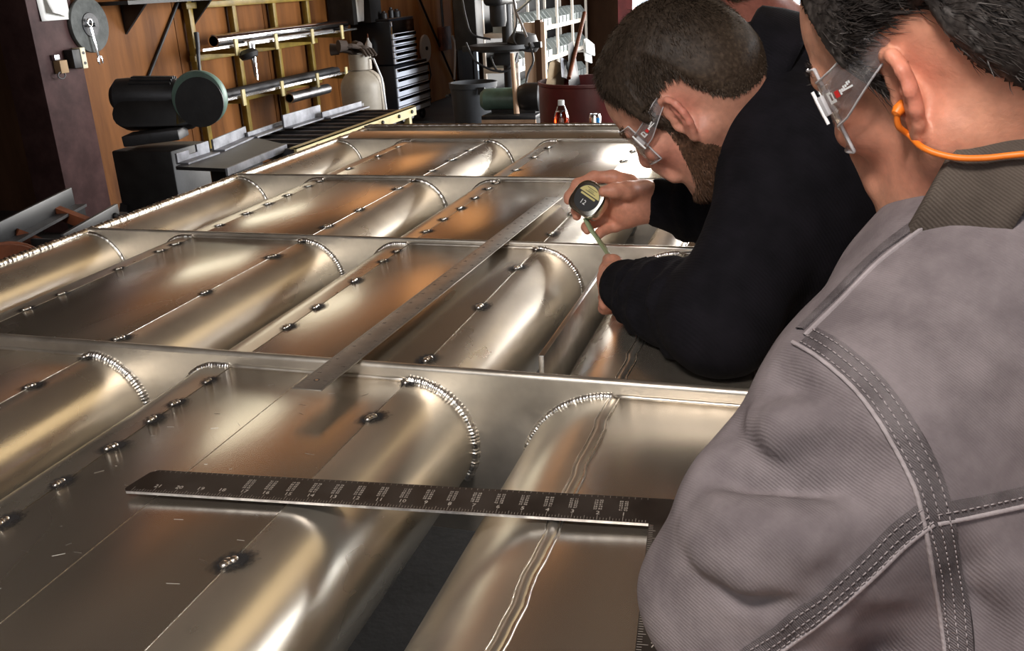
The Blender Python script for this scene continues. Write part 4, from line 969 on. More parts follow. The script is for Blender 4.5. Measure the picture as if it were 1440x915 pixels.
J = thing('person', 'man in a grey work jacket with an orange ear plug cord, seen from behind', 'person', (.62, .30, 0))
HJ = Head((0, 0, 0), cam_dir((-.40, -.17, .90)), cam_dir((-.53, .82, .15)), 1.03); HJ.es = .86; HJ.jw = .8
HJ.o = U(1288, 122, .575)-HJ.R@np.array([-.008, .080, .0])*1.03
nk = U(1408, 285, .685)
body = Sdf(); HJ.build(body, nk)
sh_l = U(1270, 560, .63); el_l = U(1022, 838, .665); wr_l = U(1150, 1066, .60)
sh_r = sh_l+np.array([.36, .02, -.04]); hip = np.array([.56, .30, .92])
chest = U(1440, 560, .68)
body.cone(nk, chest, .065, .085, k=.05).cone(chest, hip, .085, .10, k=.05).cone(chest, sh_l, .06, .045, k=.04).cone(chest, sh_r, .06, .045, k=.04)
body.cone(sh_l, el_l, .042, .034, k=.03).cone(el_l, wr_l, .034, .026, k=.02)
el_r = sh_r+np.array([.06, .05, -.26]); wr_r = np.array([.30, .62, .90])
body.cone(sh_r, el_r, .042, .034, k=.03).cone(el_r, wr_r, .034, .026, k=.02)
def simple_hand(S, wr, fdir, pdir, sc=1.0, side=1):                    # relaxed, slightly curled hand
    f = np.asarray(fdir, float); f /= np.linalg.norm(f); n = np.asarray(pdir, float); n = n-f*(n@f); n /= np.linalg.norm(n); a = np.cross(n, f)*side
    for i, (o_, L) in enumerate(((-.03, .072), (-.010, .082), (.011, .076), (.030, .060))):
        b = wr+f*.085*sc+a*o_*sc; S.cone(wr+f*.02*sc+a*o_*.5*sc, b, .017*sc, .0125*sc, k=.015)
        p1 = b+(f*.9+n*.35)*L*.5*sc; p2 = p1+(f*.6+n*.8)*L*.3*sc; p3 = p2+(f*.2+n*.95)*L*.25*sc
        S.chain([b, p1, p2, p3], [.0105*sc, .009*sc, .0085*sc, .0075*sc], k=.005)
    t0 = wr+f*.03*sc-a*.028*sc; t1 = t0+(f*.6-a*.7+n*.3)*.042*sc; t2 = t1+(f*.85-a*.2+n*.4)*.032*sc
    S.chain([wr+f*.01*sc, t0, t1, t2], [.02*sc, .0155*sc, .0115*sc, .009*sc], k=.01)
simple_hand(body, wr_l, (.15, -.20, .10), (.1, .2, -1), 1.0, 1)
simple_hand(body, wr_r, (-.6, .25, -.25), (0, 0, -1), 1.0, -1)
V, F = body.mesh(.0025)
colr = HJ.skin_colour(V, (.62, .30, .195), (.70, .235, .155), (.50, .17, .13))
bo = np_mesh('body', V, F, 'skin', J, colr)
HJ.eyes(J)
Lc = HJ.l(V); xs = [-.14, -.085, -.055, -.043, -.034, -.022, .010, .0145, .018, .028, .034, .040, .056, .072, .10, .13]
zs = [-.055, -.05, -.034, -.010, .020, .044, .040, .030, .004, .004, .022, .056, .076, .096, .104, .10]
hl = on_line(Lc[:, 0], xs, zs)+.004*snoise(V, 350, 9)
mask = (Lc[:, 2] > hl) & (np.abs(Lc[:, 0]) < .14) & (np.abs(Lc[:, 1]) < .10) & ~HJ.near_ear(Lc) & (Lc[:, 2] < .16)
def hcols(P, r_):
    g = r_.random(len(P))[:, None]; w_ = (.5+.5*snoise(P, 90, 4))[:, None]; c = np.array([.026, .021, .019])+np.array([.075, .066, .060])*(g**3)*(.4+w_)
    return c+(g > .97)*.05
def comb(P): 
    l_ = HJ.l(P); c = np.tile(-HJ.R[:, 0]*1.0-HJ.R[:, 2]*.35, (len(P), 1)); c -= HJ.R[:, 2]*(l_[:, 2:3] < .03)*.6; return c
strands('hair', J, V, F, mask, 30000, lambda P: np.where(HJ.l(P)[:, 2] < .0, .010, .020), .00042, comb, .45, hcols, 3, shell=.011, taper=np.clip((Lc[:, 2]-hl)/.03, .12, 1))
brow = (np.abs(Lc[:, 2]-.040) < .007) & (Lc[:, 0] > .070) & (np.abs(np.abs(Lc[:, 1])-.032) < .024)
strands('eyebrow', J, V, F, brow, 700, lambda P: np.full(len(P), .008), .0004, lambda P: np.tile(-HJ.R[:, 0], (len(P), 1)), .8, hcols, 5, shell=.0008)

# jacket
jk = Sdf()
jk.cone(U(1432, 500, .69), U(1560, 1050, .66), .138, .17, k=.06)
jk.cone(U(1478, 318, .650), U(1215, 548, .63), .074, .058, k=.06)
jk.cone(U(1560, 1050, .66), hip+np.array([0, 0, -.05]), .17, .17, k=.06)
jk.cone(U(1560, 640, .70), sh_r, .12, .07, k=.06)
jk.cone(U(1248, 640, .615), U(1110, 752, .635), .086, .073, k=.05).cone(U(1110, 752, .635), el_l, .072, .056, k=.03)
jk.cone(el_l, wr_l+(el_l-wr_l)*.12, .055, .044, k=.025)
jk.cone(sh_r, el_r, .068, .056, k=.05).cone(el_r, wr_r+(el_r-wr_r)*.12, .055, .042, k=.03)
# soft folds: hollows and ridges laid on the cloth where the sleeve bunches
def fold(pts, depth, r, op):
    P = [p for p in jk0.hits(pts) if p is not None]
    if len(P) < 2: return
    N_ = jk0.normal(np.array(P)); off = (r-depth) if op == 's' else -(r-depth)
    Q = [p+n*off for p, n in zip(P, N_)]; m = len(Q)
    jk.chain(Q, [r*(.35+.65*math.sin(PI*(i+.6)/(m+.2))) for i in range(m)], k=.012, op=op)
jk0 = Sdf(); jk0.ops = list(jk.ops)
fold([(1008, 664), (1030, 690), (1065, 712), (1110, 722), (1150, 716), (1185, 700)], .020, .026, 's')
fold([(1000, 712), (1030, 738), (1075, 752), (1125, 752), (1175, 735)], .012, .020, 'u')
fold([(1030, 600), (1070, 625), (1110, 632), (1160, 615)], .010, .018, 's')
fold([(1100, 520), (1115, 560), (1150, 590), (1190, 600)], .009, .016, 's')
fold([(985, 780), (1020, 812), (1060, 835), (1105, 850)], .010, .018, 's')
fold([(970, 742), (1000, 775), (1050, 800), (1100, 808)], .009, .016, 'u')
fold([(1350, 770), (1385, 800), (1400, 850), (1395, 900)], .004, .016, 's')
fold([(1400, 760), (1420, 800), (1430, 860)], .004, .016, 'u')
fold([(1040, 560), (1060, 590), (1100, 600), (1150, 588)], .007, .016, 'u')
fold([(1150, 640), (1190, 660), (1230, 655), (1262, 640)], .006, .016, 's')
fold([(1200, 860), (1240, 880), (1260, 930)], .004, .014, 's')
def rough_cloth(P): return .0016*snoise(P, 38, 11)+.0010*snoise(P, 85, 12)
jk.disp(rough_cloth, (.3, .4, 1.1), 2.0)
# the neck opening
cax = cam_dir((-.60, .70, .38))
jk.cone(nk+cax*.10, nk+cax*.02, .072, .054, k=.01, op='s')
DECK = ((-.75, 1.7, .55), (.897, 1.85, .302))
jk.box(*DECK, np.eye(3), .002, k=.006, op='s')
Vj, Fj = jk.mesh(.0048)
JO = np_mesh('jacket', Vj, Fj, 'jacket_grey', J)
def cat(P3, n=6):
    P3 = [np.asarray(p, float) for p in P3]; o = []
    for j in range(len(P3)-1):
        a, b, c, d = P3[max(j-1, 0)], P3[j], P3[j+1], P3[min(j+2, len(P3)-1)]
        for q in range(n):
            t = q/n; o.append(.5*((2*b)+(c-a)*t+(2*a-5*b+4*c-d)*t*t+(3*b-a-3*c+d)*t**3))
    return o+[P3[-1]]
def surf_line(S, pts, lift):
    P = np.array([p for p in S.hits(cat(pts, 5)) if p is not None])
    return P, S.normal(P)
def seam(name, pts, w, t, mat, lift=.0):                              # a raised strip of cloth following the jacket
    P, N_ = surf_line(jk, pts, 0); T = np.gradient(P, axis=0); T /= np.linalg.norm(T, axis=1, keepdims=True); B = np.cross(N_, T)
    rows = []
    for p, n, b in zip(P, N_, B):
        rows.append([p-b*w-n*.003, p-b*w+n*t*.7, p-b*w*.6+n*(t+lift), p+b*w*.6+n*(t+lift), p+b*w+n*t*.7, p+b*w-n*.003])
    return MB().grid(rows).build(name, mat, JO, angle=60)
def stitches(name, pts, off, step=.0045, ln=.0028):
    P, N_ = surf_line(jk, pts, 0); T = np.gradient(P, axis=0); T /= np.linalg.norm(T, axis=1, keepdims=True); B = np.cross(N_, T)
    L = P+B*off+N_*.0022; d = np.concatenate([[0], np.cumsum(np.linalg.norm(np.diff(L, axis=0), axis=1))]); m = MB(); s = 0
    while s+ln < d[-1]:
        a = np.array([np.interp(s, d, L[:, i]) for i in range(3)]); b = np.array([np.interp(s+ln, d, L[:, i]) for i in range(3)])
        m.tube([a, b], .00045, 4); s += step
    o = m.build(name, 'jacket_thread', JO, angle=180); o['kind'] = 'stuff'; return o
arm = [(1126, 476), (1165, 500), (1215, 545), (1258, 605), (1290, 665), (1308, 722), (1322, 800), (1336, 880), (1342, 930)]
seam('armhole_band', [(x+10, y-2) for x, y in arm], .0085, .0014, 'jacket_band')
seam('armhole_piping', [(x-10, y+6) for x, y in arm], .0013, .0022, 'jacket_thread')
for o_ in (-.0055, .0, .0055): stitches('stitching', [(x+10, y-2) for x, y in arm], o_)
ua = [(1304, 722), (1265, 752), (1215, 800), (1155, 852), (1100, 893), (1050, 930)]
seam('underarm_band', ua, .0075, .0012, 'jacket_band'); seam('underarm_piping', [(x+9, y+13) for x, y in ua], .0014, .0024, 'jacket_thread')
for o_ in (-.005, .001, .005): stitches('stitching', ua, o_)
yk = [(1318, 728), (1350, 722), (1400, 712), (1445, 702)]
seam('yoke_band', [(x, y-5) for x, y in yk], .0062, .0012, 'jacket_band'); seam('yoke_piping', [(x, y+7) for x, y in yk], .0014, .0022, 'jacket_thread')
stitches('stitching', yk, .003)
st = [(1132, 472), (1180, 425), (1232, 372), (1275, 338), (1330, 300), (1385, 272), (1445, 250)]
seam('shoulder_piping', st, .0011, .0018, 'jacket_thread'); seam('shoulder_band', [(x-7, y-9) for x, y in st[:5]], .004, .0016, 'jacket_band')
# corduroy collar: a standing band round the neck, folded over
def collar(parent, name, cen, up, fwd, R0, R1, hgt, mat, a0=-2.75, a1=2.75, thick=.004, drop=.0, flare=.02):
    up = np.asarray(up)/np.linalg.norm(up); fwd = np.asarray(fwd, float); fwd = fwd-up*(fwd@up); fwd /= np.linalg.norm(fwd); lf = np.cross(up, fwd); rows = []
    for i in range(49):
        a = a0+(a1-a0)*i/48; r = -fwd*math.cos(a)+lf*math.sin(a); fr_ = (1-math.cos(a))/2
        def pt(rr, z): return cen+r*rr+up*(z-fr_*drop)
        prof = [pt(R0, 0), pt(R0-.002, hgt*.5), pt(R1, hgt*.95), pt(R1+thick, hgt), pt(R1+thick*2.4, hgt*.93), pt(R0+thick*2+flare*.5, hgt*.45), pt(R0+thick*2+flare, -hgt*.15), pt(R0+thick*2+flare*1.1, -hgt*.35)]
        rows.append(prof)
    o = MB().grid(rows).build(name, mat, parent, angle=70); md = o.modifiers.new('t', 'SOLIDIFY'); md.thickness = .003; return o
CO = collar(J, 'collar', U(1402, 258, .655), cam_dir((-.84, .46, .28)), cam_dir((-.35, -.2, .9)), .082, .084, .040, 'collar_brown', a0=-3.05, a1=3.05, flare=.006)
def trousers(parent, hip, dx, spread, mat, R=.16):
    S = Sdf(); S.ell(hip+np.array([0, 0, -.04]), (R, R, .14), k=.05)
    for s_ in (-1, 1):
        kn = hip+np.array([dx*.75, spread*s_, -.44]); an = np.array([hip[0]+dx, hip[1]+spread*1.15*s_, .06]); S.cone(hip+np.array([0, spread*.7*s_, -.08]), kn, .105, .078, k=.05).cone(kn, an, .078, .06, k=.03)
    V_, F_ = S.mesh(.010); np_mesh('trousers', V_, F_, mat, parent)
    for s_ in (-1, 1):
        an = np.array([hip[0]+dx, hip[1]+spread*1.15*s_, 0]); S = Sdf(); an = an+np.array([0, 0, .007]); S.cone(an+[0, 0, .10], an+[0, 0, .05], .05, .048, k=.03).cone(an+[.03, 0, .045], an+[-.17, 0, .035], .045, .034, k=.03)
        S.box(an+np.array([-.07, 0, .012]), (.14, .046, .013), np.eye(3), .01, k=.01)
        V_, F_ = S.mesh(.008); np_mesh('boot', V_, F_, 'boot', parent)
trousers(J, hip, .13, .11, 'trouser_blue')

# safety glasses in head axes
def clear(name, tint, alpha):
    m = bpy.data.materials.new(name); m.use_nodes = True; N = m.node_tree.nodes; L = m.node_tree.links; b = N['Principled BSDF']; N.remove(b)
    tr = N.new('ShaderNodeBsdfTransparent'); tr.inputs[0].default_value = (*tint, 1); gl = N.new('ShaderNodeBsdfGlossy'); gl.inputs['Roughness'].default_value = .06; gl.inputs['Color'].default_value = (1, 1, 1, 1)
    df = N.new('ShaderNodeBsdfDiffuse'); df.inputs[0].default_value = (.75, .74, .76, 1)
    lw = N.new('ShaderNodeLayerWeight'); fr_ = N.new('ShaderNodeMapRange'); fr_.inputs[1].default_value = .45; fr_.inputs[2].default_value = 1; fr_.inputs[3].default_value = .05; fr_.inputs[4].default_value = .55; L.new(lw.outputs['Facing'], fr_.inputs[0]); m1 = N.new('ShaderNodeMixShader'); m2 = N.new('ShaderNodeMixShader'); m2.inputs[0].default_value = alpha
    L.new(fr_.outputs[0], m1.inputs[0]); L.new(tr.outputs[0], m1.inputs[1]); L.new(gl.outputs[0], m1.inputs[2])
    L.new(m1.outputs[0], m2.inputs[1]); L.new(df.outputs[0], m2.inputs[2]); L.new(m2.outputs[0], N['Material Output'].inputs[0]); MAT[name] = m
clear('lens', (.93, .94, .95), .10); clear('temple', (.82, .78, .77), .10); clear('lens_edge', (.8, .8, .8), .55)
pbr('print_white', (.9, .9, .9), .5); pbr('print_red', (.6, .02, .02), .5)
def glasses(H, label, wt=.013):
    G = thing('safety_glasses', label, 'glasses', H.w(.09, 0, .02))
    lens = lambda a, z: H.w(.020+.086*math.cos(a)*(1+.02*(z < 0)), .079*math.sin(a), z+.004*math.cos(2*a))
    A0 = 1.02
    rows = [[lens(-A0+2*A0*i/32, .043-.062*j/10-(.010*math.exp(-((i-16)/3)**2)*-1 if j > 6 else 0)*(j-6)/4) for j in range(11)] for i in range(33)]
    o = MB().grid([[Vector(p) for p in r_] for r_ in rows]).build('lens', 'lens', G, angle=180); o.modifiers.new('t', 'SOLIDIFY').thickness = .0018
    for e in (0, 10): MB().tube([rows[i][e] for i in range(33)], .0009, 6).build('lens_rim', 'lens_edge', G, angle=180)
    for sd in (-1, 1):
        e = 32 if sd > 0 else 0
        MB().tube([rows[e][j] for j in range(11)], .0012, 6).build('lens_rim', 'lens_edge', G, angle=180)
        pts = [(.066, .0705, .016), (.048, .0785, .018), (.028, .0815, .024), (.010, .0800, .0300), (-.004, .0755, .0330), (-.020, .0725, .0300), (-.034, .0700, .021)]
        ws = [wt*1.25, wt*1.2, wt, wt*.8, wt*.5, wt*.42, wt*.35]
        P = cat([np.array(p) for p in pts], 6); Wd = [float(np.interp(i/6, range(len(ws)), ws)) for i in range(len(P))]
        R_ = [[H.w(p[0], sd*p[1], p[2]-w_), H.w(p[0], sd*(p[1]+.0012), p[2]), H.w(p[0], sd*p[1], p[2]+w_)] for p, w_ in zip(P, Wd)]
        o = MB().grid([[Vector(q) for q in r_] for r_ in R_]).build('temple', 'temple', G, angle=180); o.modifiers.new('t', 'SOLIDIFY').thickness = .0022
        for ei in (0, 2): MB().tube([r_[ei] for r_ in R_], .0008, 5).build('temple_edge', 'lens_edge', G, angle=180)
        hb = [H.w(.062+.008*c_, sd*(.0735-.002*c_), .016+q*.007) for c_, q in ((0, -1), (1, -1), (1, 1), (0, 1))]
        MB().prism(hb, H.R[:, 1]*sd*.004).build('hinge', 'lens_edge', G, bevel=.0008)
        MB().cyl(H.w(.067, sd*.076, .004), H.w(.067, sd*.076, .028), .0012, n=8).build('hinge_pin', 'print_white', o)
        def prt(x0, x1, z0, z1, mat):                                 # flat print on the temple
            y = lambda x: float(np.interp(x, [.008, .028, .048, .066], [.0835, .0815, .0785, .0705]))+.0026
            q = [H.w(x0, sd*y(x0), z0), H.w(x1, sd*y(x1), z0+(x0-x1)*-.0), H.w(x1, sd*y(x1), z1), H.w(x0, sd*y(x0), z1)]
            MB().prism(q, H.R[:, 1]*sd*.0002).build('print', mat, o, smooth=False)
        b = .0185
        prt(.056, .0535, b-.004, b+.004, 'print_white'); prt(.0535, .0475, b-.004, b-.002, 'print_white'); prt(.0505, .0488, b-.002, b+.003, 'print_white'); prt(.0535, .0505, b+.0025, b+.004, 'print_white')
        prt(.0465, .0425, b-.002, b+.0025, 'print_red')
        for q in range(6): prt(.0415-q*.0021, .0400-q*.0021, b-.0015+.0012*(q > 0)+.0006*q, b+.002+.0006*q-.0006*(q % 2), 'print_white')
        prt(.0415, .0285, b-.0012+.001, b-.0004+.0014, 'print_white')
    return G
glasses(HJ, 'clear safety glasses worn by the man in the grey jacket')
# orange ear plug and cord
pbr('orange', (.85, .20, .015), .45)
EC = thing('ear_plug', 'orange ear plug with its orange cord at the near man\'s ear', 'ear plug', HJ.w(.004, .08, -.004))
e0 = HJ.ear_pt(1, .003, -.004, .004); e1 = HJ.ear_pt(1, .001, -.007, .011)
MB().lathe([(0, 0), (.0036, .001), (.0042, .006), (.003, .010), (0, .011)], e0, Vector(e1-e0), 14).build('plug', 'orange', EC)
bare = Sdf(); HJ.build(bare, nk, ears=False); bare.ops += jk.ops
e2 = HJ.ear_pt(1, .0045, -.016, .011)
cp = [e1, e2]
cbvh = BVHTree.FromPolygons([v.co+ORG[CO.name] for v in CO.data.vertices], [tuple(p.vertices) for p in CO.data.polygons])
for (a, b), q in zip(((1279, 190), (1294, 205), (1318, 216), (1350, 222), (1385, 222), (1415, 219), (1448, 216), (1500, 214)), bare.hits(((1279, 190), (1294, 205), (1318, 216), (1350, 222), (1385, 222), (1415, 219), (1448, 216), (1500, 214)))):
    hb = cbvh.ray_cast(Vector(CAM), Vector(ray(a, b)).normalized())
    if hb[0] is not None and (q is None or (hb[0]-Vector(CAM)).length < np.linalg.norm(q-CAM)): q = np.array(hb[0])
    if q is None: q = U(a, b, .56)
    d = (CAM-q)/np.linalg.norm(CAM-q); cp.append(q+d*.007)
MB().tube(cat(cp, 6), .0020, 10).build('cord', 'orange', EC, angle=180)
# ------------------------------------------------------------------ the bearded man in the black sweater, leaning over the deck
K2 = thing('person', 'bearded man in a black sweater leaning over the frame with a tape measure', 'person', (.62, 1.75, 0))
HB = Head((0, 0, 0), cam_dir((-.54, -.55, .63)), cam_dir((-.74, .67, -.03)), 1.06)
HB.o = U(962, 158, 1.27)-HB.R@np.array([-.008, .080, .0])*1.06
nb = U(1062, 142, 1.375)
b2 = Sdf(); HB.build(b2, nb)
chest2 = U(1180, 200, 1.44); hip2 = np.array([.62, 1.78, .98])
shl = U(1130, 225, 1.30); ell_ = U(1012, 452, 1.245); wrl = U(878, 402, 1.50)
shr = U(1060, 205, 1.62); elr = U(1045, 305, 1.71); wrr = U(918, 284, 1.735)
b2.cone(nb, chest2, .068, .10, k=.05).cone(chest2, hip2, .10, .11, k=.06).cone(chest2, shl, .07, .05, k=.04).cone(chest2, shr, .07, .05, k=.04)
b2.cone(shl, ell_, .045, .036, k=.03).cone(ell_, wrl, .036, .030, k=.02).cone(shr, elr, .045, .036, k=.03).cone(elr, wrr, .036, .029, k=.02)
# right hand round the tape measure
h3 = lambda L: [U(*q) for q in L]
b2.cone(wrr, U(884, 287, 1.735), .031, .030, k=.02).cone(wrr, U(878, 268, 1.735), .028, .023, k=.02).cone(wrr, U(884, 304, 1.735), .026, .021, k=.02)
b2.cone(U(884, 287, 1.735), U(872, 300, 1.745), .028, .018, k=.02)
b2.chain(h3([(905, 268, 1.715), (882, 268, 1.690), (864, 268, 1.678), (849, 269, 1.674)]), [.021, .0160, .0128, .0100], k=.010)
b2.chain(h3([(885, 258, 1.735), (862, 249, 1.742), (835, 249, 1.742), (812, 259, 1.735), (801, 276, 1.722), (799, 282, 1.716)]), [.018, .0125, .0108, .0100, .0092, .0078], k=.008)
b2.chain(h3([(874, 288, 1.752), (848, 292, 1.765), (824, 292, 1.765), (811, 296, 1.748), (811, 304, 1.735)]), [.016, .0120, .0105, .0096, .0082], k=.007)
b2.chain(h3([(876, 300, 1.748), (853, 309, 1.758), (834, 313, 1.755), (825, 319, 1.742), (826, 324, 1.730)]), [.0155, .0112, .0100, .0094, .0080], k=.007)
b2.chain(h3([(884, 308, 1.740), (866, 318, 1.746), (852, 322, 1.742), (844, 327, 1.733), (842, 331, 1.726)]), [.0145, .0100, .0092, .0084, .0074], k=.007)
# left hand, closed on the end of the tape behind the standing bar
b2.cone(wrl, U(862, 392, 1.545), .029, .027, k=.02).cone(wrl, U(866, 410, 1.530), .026, .024, k=.02)
for (y0_, D0) in ((376, 1.570), (392, 1.560), (408, 1.548), (423, 1.535)):
    b2.chain(h3([(866, y0_, D0), (852, y0_+3, D0+.012), (850, y0_+10, D0+.034), (860, y0_+12, D0+.046)]), [.0145, .0112, .0100, .0085], k=.006)
b2.chain(h3([(872, 380, 1.545), (862, 369, 1.565), (855, 364, 1.590)]), [.016, .012, .0095], k=.01)
V2, F2 = b2.mesh(.0033)
c2 = HB.skin_colour(V2, (.55, .27, .185), (.64, .22, .165), (.45, .16, .14))
dh = np.minimum(np.linalg.norm(V2-U(860, 285, 1.73), axis=1), np.linalg.norm(V2-wrl, axis=1)); th = np.clip(1.2-dh/.13, 0, 1)[:, None]*.5
c2 = c2*(1-th)+np.array([.68, .27, .165])*th
np_mesh('body', V2, F2, 'skin', K2, c2); HB.eyes(K2)
L2 = HB.l(V2)
xs = [-.14, -.085, -.060, -.046, -.036, -.024, .010, .0145, .018, .034, .042, .052, .064, .080, .10, .13]
zs = [-.050, -.045, -.036, -.015, .020, .043, .040, .030, -.010, -.008, .042, .068, .088, .106, .112, .11]
hl = on_line(L2[:, 0], xs, zs)+.003*snoise(V2, 300, 19)
m2 = (L2[:, 2] > hl) & (np.abs(L2[:, 0]) < .14) & (np.abs(L2[:, 1]) < .10) & ~HB.near_ear(L2) & (L2[:, 2] < .17)
def bcols(P, r_):
    g = r_.random(len(P))[:, None]; l_ = HB.l(P); fade = np.clip((.06-l_[:, 2:3])/.06, 0, 1)
    return np.array([.030, .020, .013])*(1+.6*fade)+np.array([.050, .036, .026])*(g**2)*(.7+.5*fade)
def bcomb(P): return np.tile(HB.R[:, 0]*.12-HB.R[:, 2]*.5, (len(P), 1))+HB.R[:, 1]*(.3*np.sign(HB.l(P)[:, 1:2]))
strands('hair', K2, V2, F2, m2, 36000, lambda P: np.clip(.008+(HB.l(P)[:, 2]-.03)*.13, .006, .015), .00055, bcomb, .75, bcols, 13, shell=.016, taper=np.clip((L2[:, 2]-hl)/.045, .08, 1)*np.clip(1+(L2[:, 0]+.03)*9, .35, 1))
x, y, z = L2.T
bd = (z < on_line(x, [-.02, .0, .014, .020, .036, .044, .055, .066, .085, .12], [-.16, -.060, -.024, -.008, -.008, -.030, -.056, -.078, -.088, -.090])) & (z > on_line(x, [-.02, 0, .02, .05, .10, .12], [-.05, -.080, -.112, -.128, -.128, -.12])) & (x > .0) & (np.linalg.norm(V2-HB.o, axis=1) < .17)
lipz = (np.abs(z+.051) < .0085) & (np.abs(y) < .022) & (x > .09)
bd &= ~lipz
def beardc(P, r_):
    g = r_.random(len(P))[:, None]; return np.array([.075, .040, .024])+np.array([.10, .050, .028])*(g**2)
strands('beard', K2, V2, F2, bd, 11000, lambda P: np.where(HB.l(P)[:, 2] < -.06, .011, .007), .00045, lambda P: np.tile(-HB.R[:, 2]+HB.R[:, 0]*.3, (len(P), 1)), .8, beardc, 23, shell=.0022)
br2 = (np.abs(z-.041) < .007) & (x > .068) & (np.abs(np.abs(y)-.031) < .024)
strands('eyebrow', K2, V2, F2, br2, 500, lambda P: np.full(len(P), .009), .0005, lambda P: np.tile(-HB.R[:, 2]*.4+HB.R[:, 1]*.5, (len(P), 1)), .8, beardc, 25, shell=.001)
glasses(HB, 'clear safety glasses worn by the bearded man', .009)
# sweater
sw = Sdf()
sw.cone(U(1150, 185, 1.45), U(1420, 260, 1.50), .160, .175, k=.07).cone(U(1420, 260, 1.50), hip2, .175, .17, k=.06)
sw.cone(U(1056, 158, 1.39), U(1100, 160, 1.41), .100, .115, k=.05).cone(U(1080, 134, 1.40), U(1170, 200, 1.45), .102, .14, k=.06)
sw.cone(U(1150, 190, 1.40), shl, .13, .092, k=.06).cone(shl, ell_, .090, .070, k=.06).cone(ell_, U(940, 425, 1.375), .070, .060, k=.03).cone(U(940, 425, 1.375), U(884, 405, 1.487), .060, .0455, k=.03)
sw.cone(U(1120, 330, 1.34), U(1330, 330, 1.50), .105, .16, k=.06)
sw.cone(U(1140, 420, 1.36), U(1330, 420, 1.52), .075, .12, k=.06)
sw.cone(U(1130, 190, 1.50), shr, .13, .085, k=.06).cone(shr, elr, .085, .076, k=.05).cone(elr, U(930, 285, 1.735), .076, .046, k=.03)
for (t, a_) in ((.30, .011), (.46, .010), (.61, .010), (.75, .009), (.88, .007)):                               # rucked sleeve
    p = ell_+(U(884, 405, 1.487)-ell_)*t; ax = (wrl-ell_)/np.linalg.norm(wrl-ell_); e1 = np.cross(ax, [.3, .2, 1]); e1 /= np.linalg.norm(e1); e2 = np.cross(ax, e1); rr = .0665-.021*t
    ringp = [p+ax*(.018*math.sin(q*1.0+t*9))+(e1*math.cos(q)+e2*math.sin(q))*rr for q in np.linspace(0, 2*PI, 17)]
    sw.chain(ringp, [a_*(.8+.4*math.sin(i*1.7+t*20)) for i in range(17)], k=.010)
for (t, a_) in ((.35, .010), (.65, .009)):
    p = elr+(wrr-elr)*t; ax = (wrr-elr)/np.linalg.norm(wrr-elr); e1 = np.cross(ax, [.3, .2, 1]); e1 /= np.linalg.norm(e1); e2 = np.cross(ax, e1); rr = .070-.028*t
    sw.chain([p+ax*.015*math.sin(q*2+t)+(e1*math.cos(q)+e2*math.sin(q))*rr for q in np.linspace(0, 2*PI, 15)], [a_]*15, k=.010)
sw.disp(lambda P: .0022*snoise(P, 30, 31)+.0012*snoise(P, 75, 32), (.2, 1.5, 1.1), 2.0)
nax = cam_dir((-.88, .44, .10))
sw.cone(nb+nax*.10, nb-nax*.03, .080, .064, k=.012, op='s')
sw.cone(U(870, 400, 1.515), U(884, 405, 1.487), .039, .034, k=.006, op='s'); sw.cone(U(912, 284, 1.74), U(932, 285, 1.735), .036, .032, k=.006, op='s')
sw.box(*DECK, np.eye(3), .002, k=.006, op='s')
Vs, Fs = sw.mesh(.006)
SO = np_mesh('sweater', Vs, Fs, 'sweater_black', K2)
def cuff(p0, p1, r, parent):
    MB().tube([p0, p0+(p1-p0)*.5, p1], [r*.98, r*1.05, r], 24, cap=False).build('cuff', 'sweater_black', parent).modifiers.new('t', 'SOLIDIFY').thickness = .006
cuff(U(874, 401, 1.507), U(886, 405, 1.483), .0425, SO); cuff(U(915, 284, 1.738), U(934, 285, 1.735), .0385, SO)
collar(K2, 'collar', U(1070, 128, 1.39), nax, cam_dir((-.3, -.8, .2)), .100, .096, .058, 'sweater_black', a0=-3.0, a1=3.0, thick=.005, flare=.012)
trousers(K2, hip2, .10, .11, 'trouser_blue')

# ------------------------------------------------------------------ a third man behind them, mostly hidden
K3 = thing('person', 'third man with brown hair leaning in behind the bearded man', 'person', (.75, 2.75, 0))
H3 = Head(U(1044, 2, 2.25), cam_dir((-.15, -.35, .90)), cam_dir((-.35, .9, .1)), 1.0)
n3 = U(1130, 60, 2.30); b3 = Sdf(); H3.build(b3, n3); ch3 = np.array([.28, 2.62, 1.16]); hip3 = np.array([.62, 2.72, .95])
b3.cone(n3, ch3, .06, .09, k=.05).cone(ch3, hip3, .09, .10, k=.05)
s3 = [ch3+np.array([-.02, -.18, .03]), ch3+np.array([-.02, .18, .03])]; w3 = [np.array([.10, 2.40, .93]), np.array([.08, 2.92, .93])]
for s_, w_ in zip(s3, w3):
    e_ = (s_+w_)/2+np.array([.12, 0, -.06]); b3.cone(ch3, s_, .06, .045, k=.04).cone(s_, e_, .045, .036, k=.03).cone(e_, w_, .036, .026, k=.02); simple_hand(b3, w_, (-1, 0, -.15), (0, 0, -1), 1.0, 1)
V3, F3 = b3.mesh(.0046)
np_mesh('body', V3, F3, 'skin', K3, H3.skin_colour(V3, (.40, .15, .11), (.45, .12, .09), (.35, .11, .09))); H3.eyes(K3)
L3 = H3.l(V3); hl = on_line(L3[:, 0], [-.14, -.085, -.05, -.036, -.024, .010, .016, .034, .042, .06, .08, .13], [-.06, -.055, -.03, .01, .043, .040, -.02, -.02, .03, .06, .085, .09])
m3 = (L3[:, 2] > hl) & (np.linalg.norm(L3, axis=1) < .17) & ~H3.near_ear(L3)
def c3cols(P, r_):
    g = r_.random(len(P))[:, None]; return np.array([.06, .035, .024])+np.array([.16, .11, .07])*(g**3)
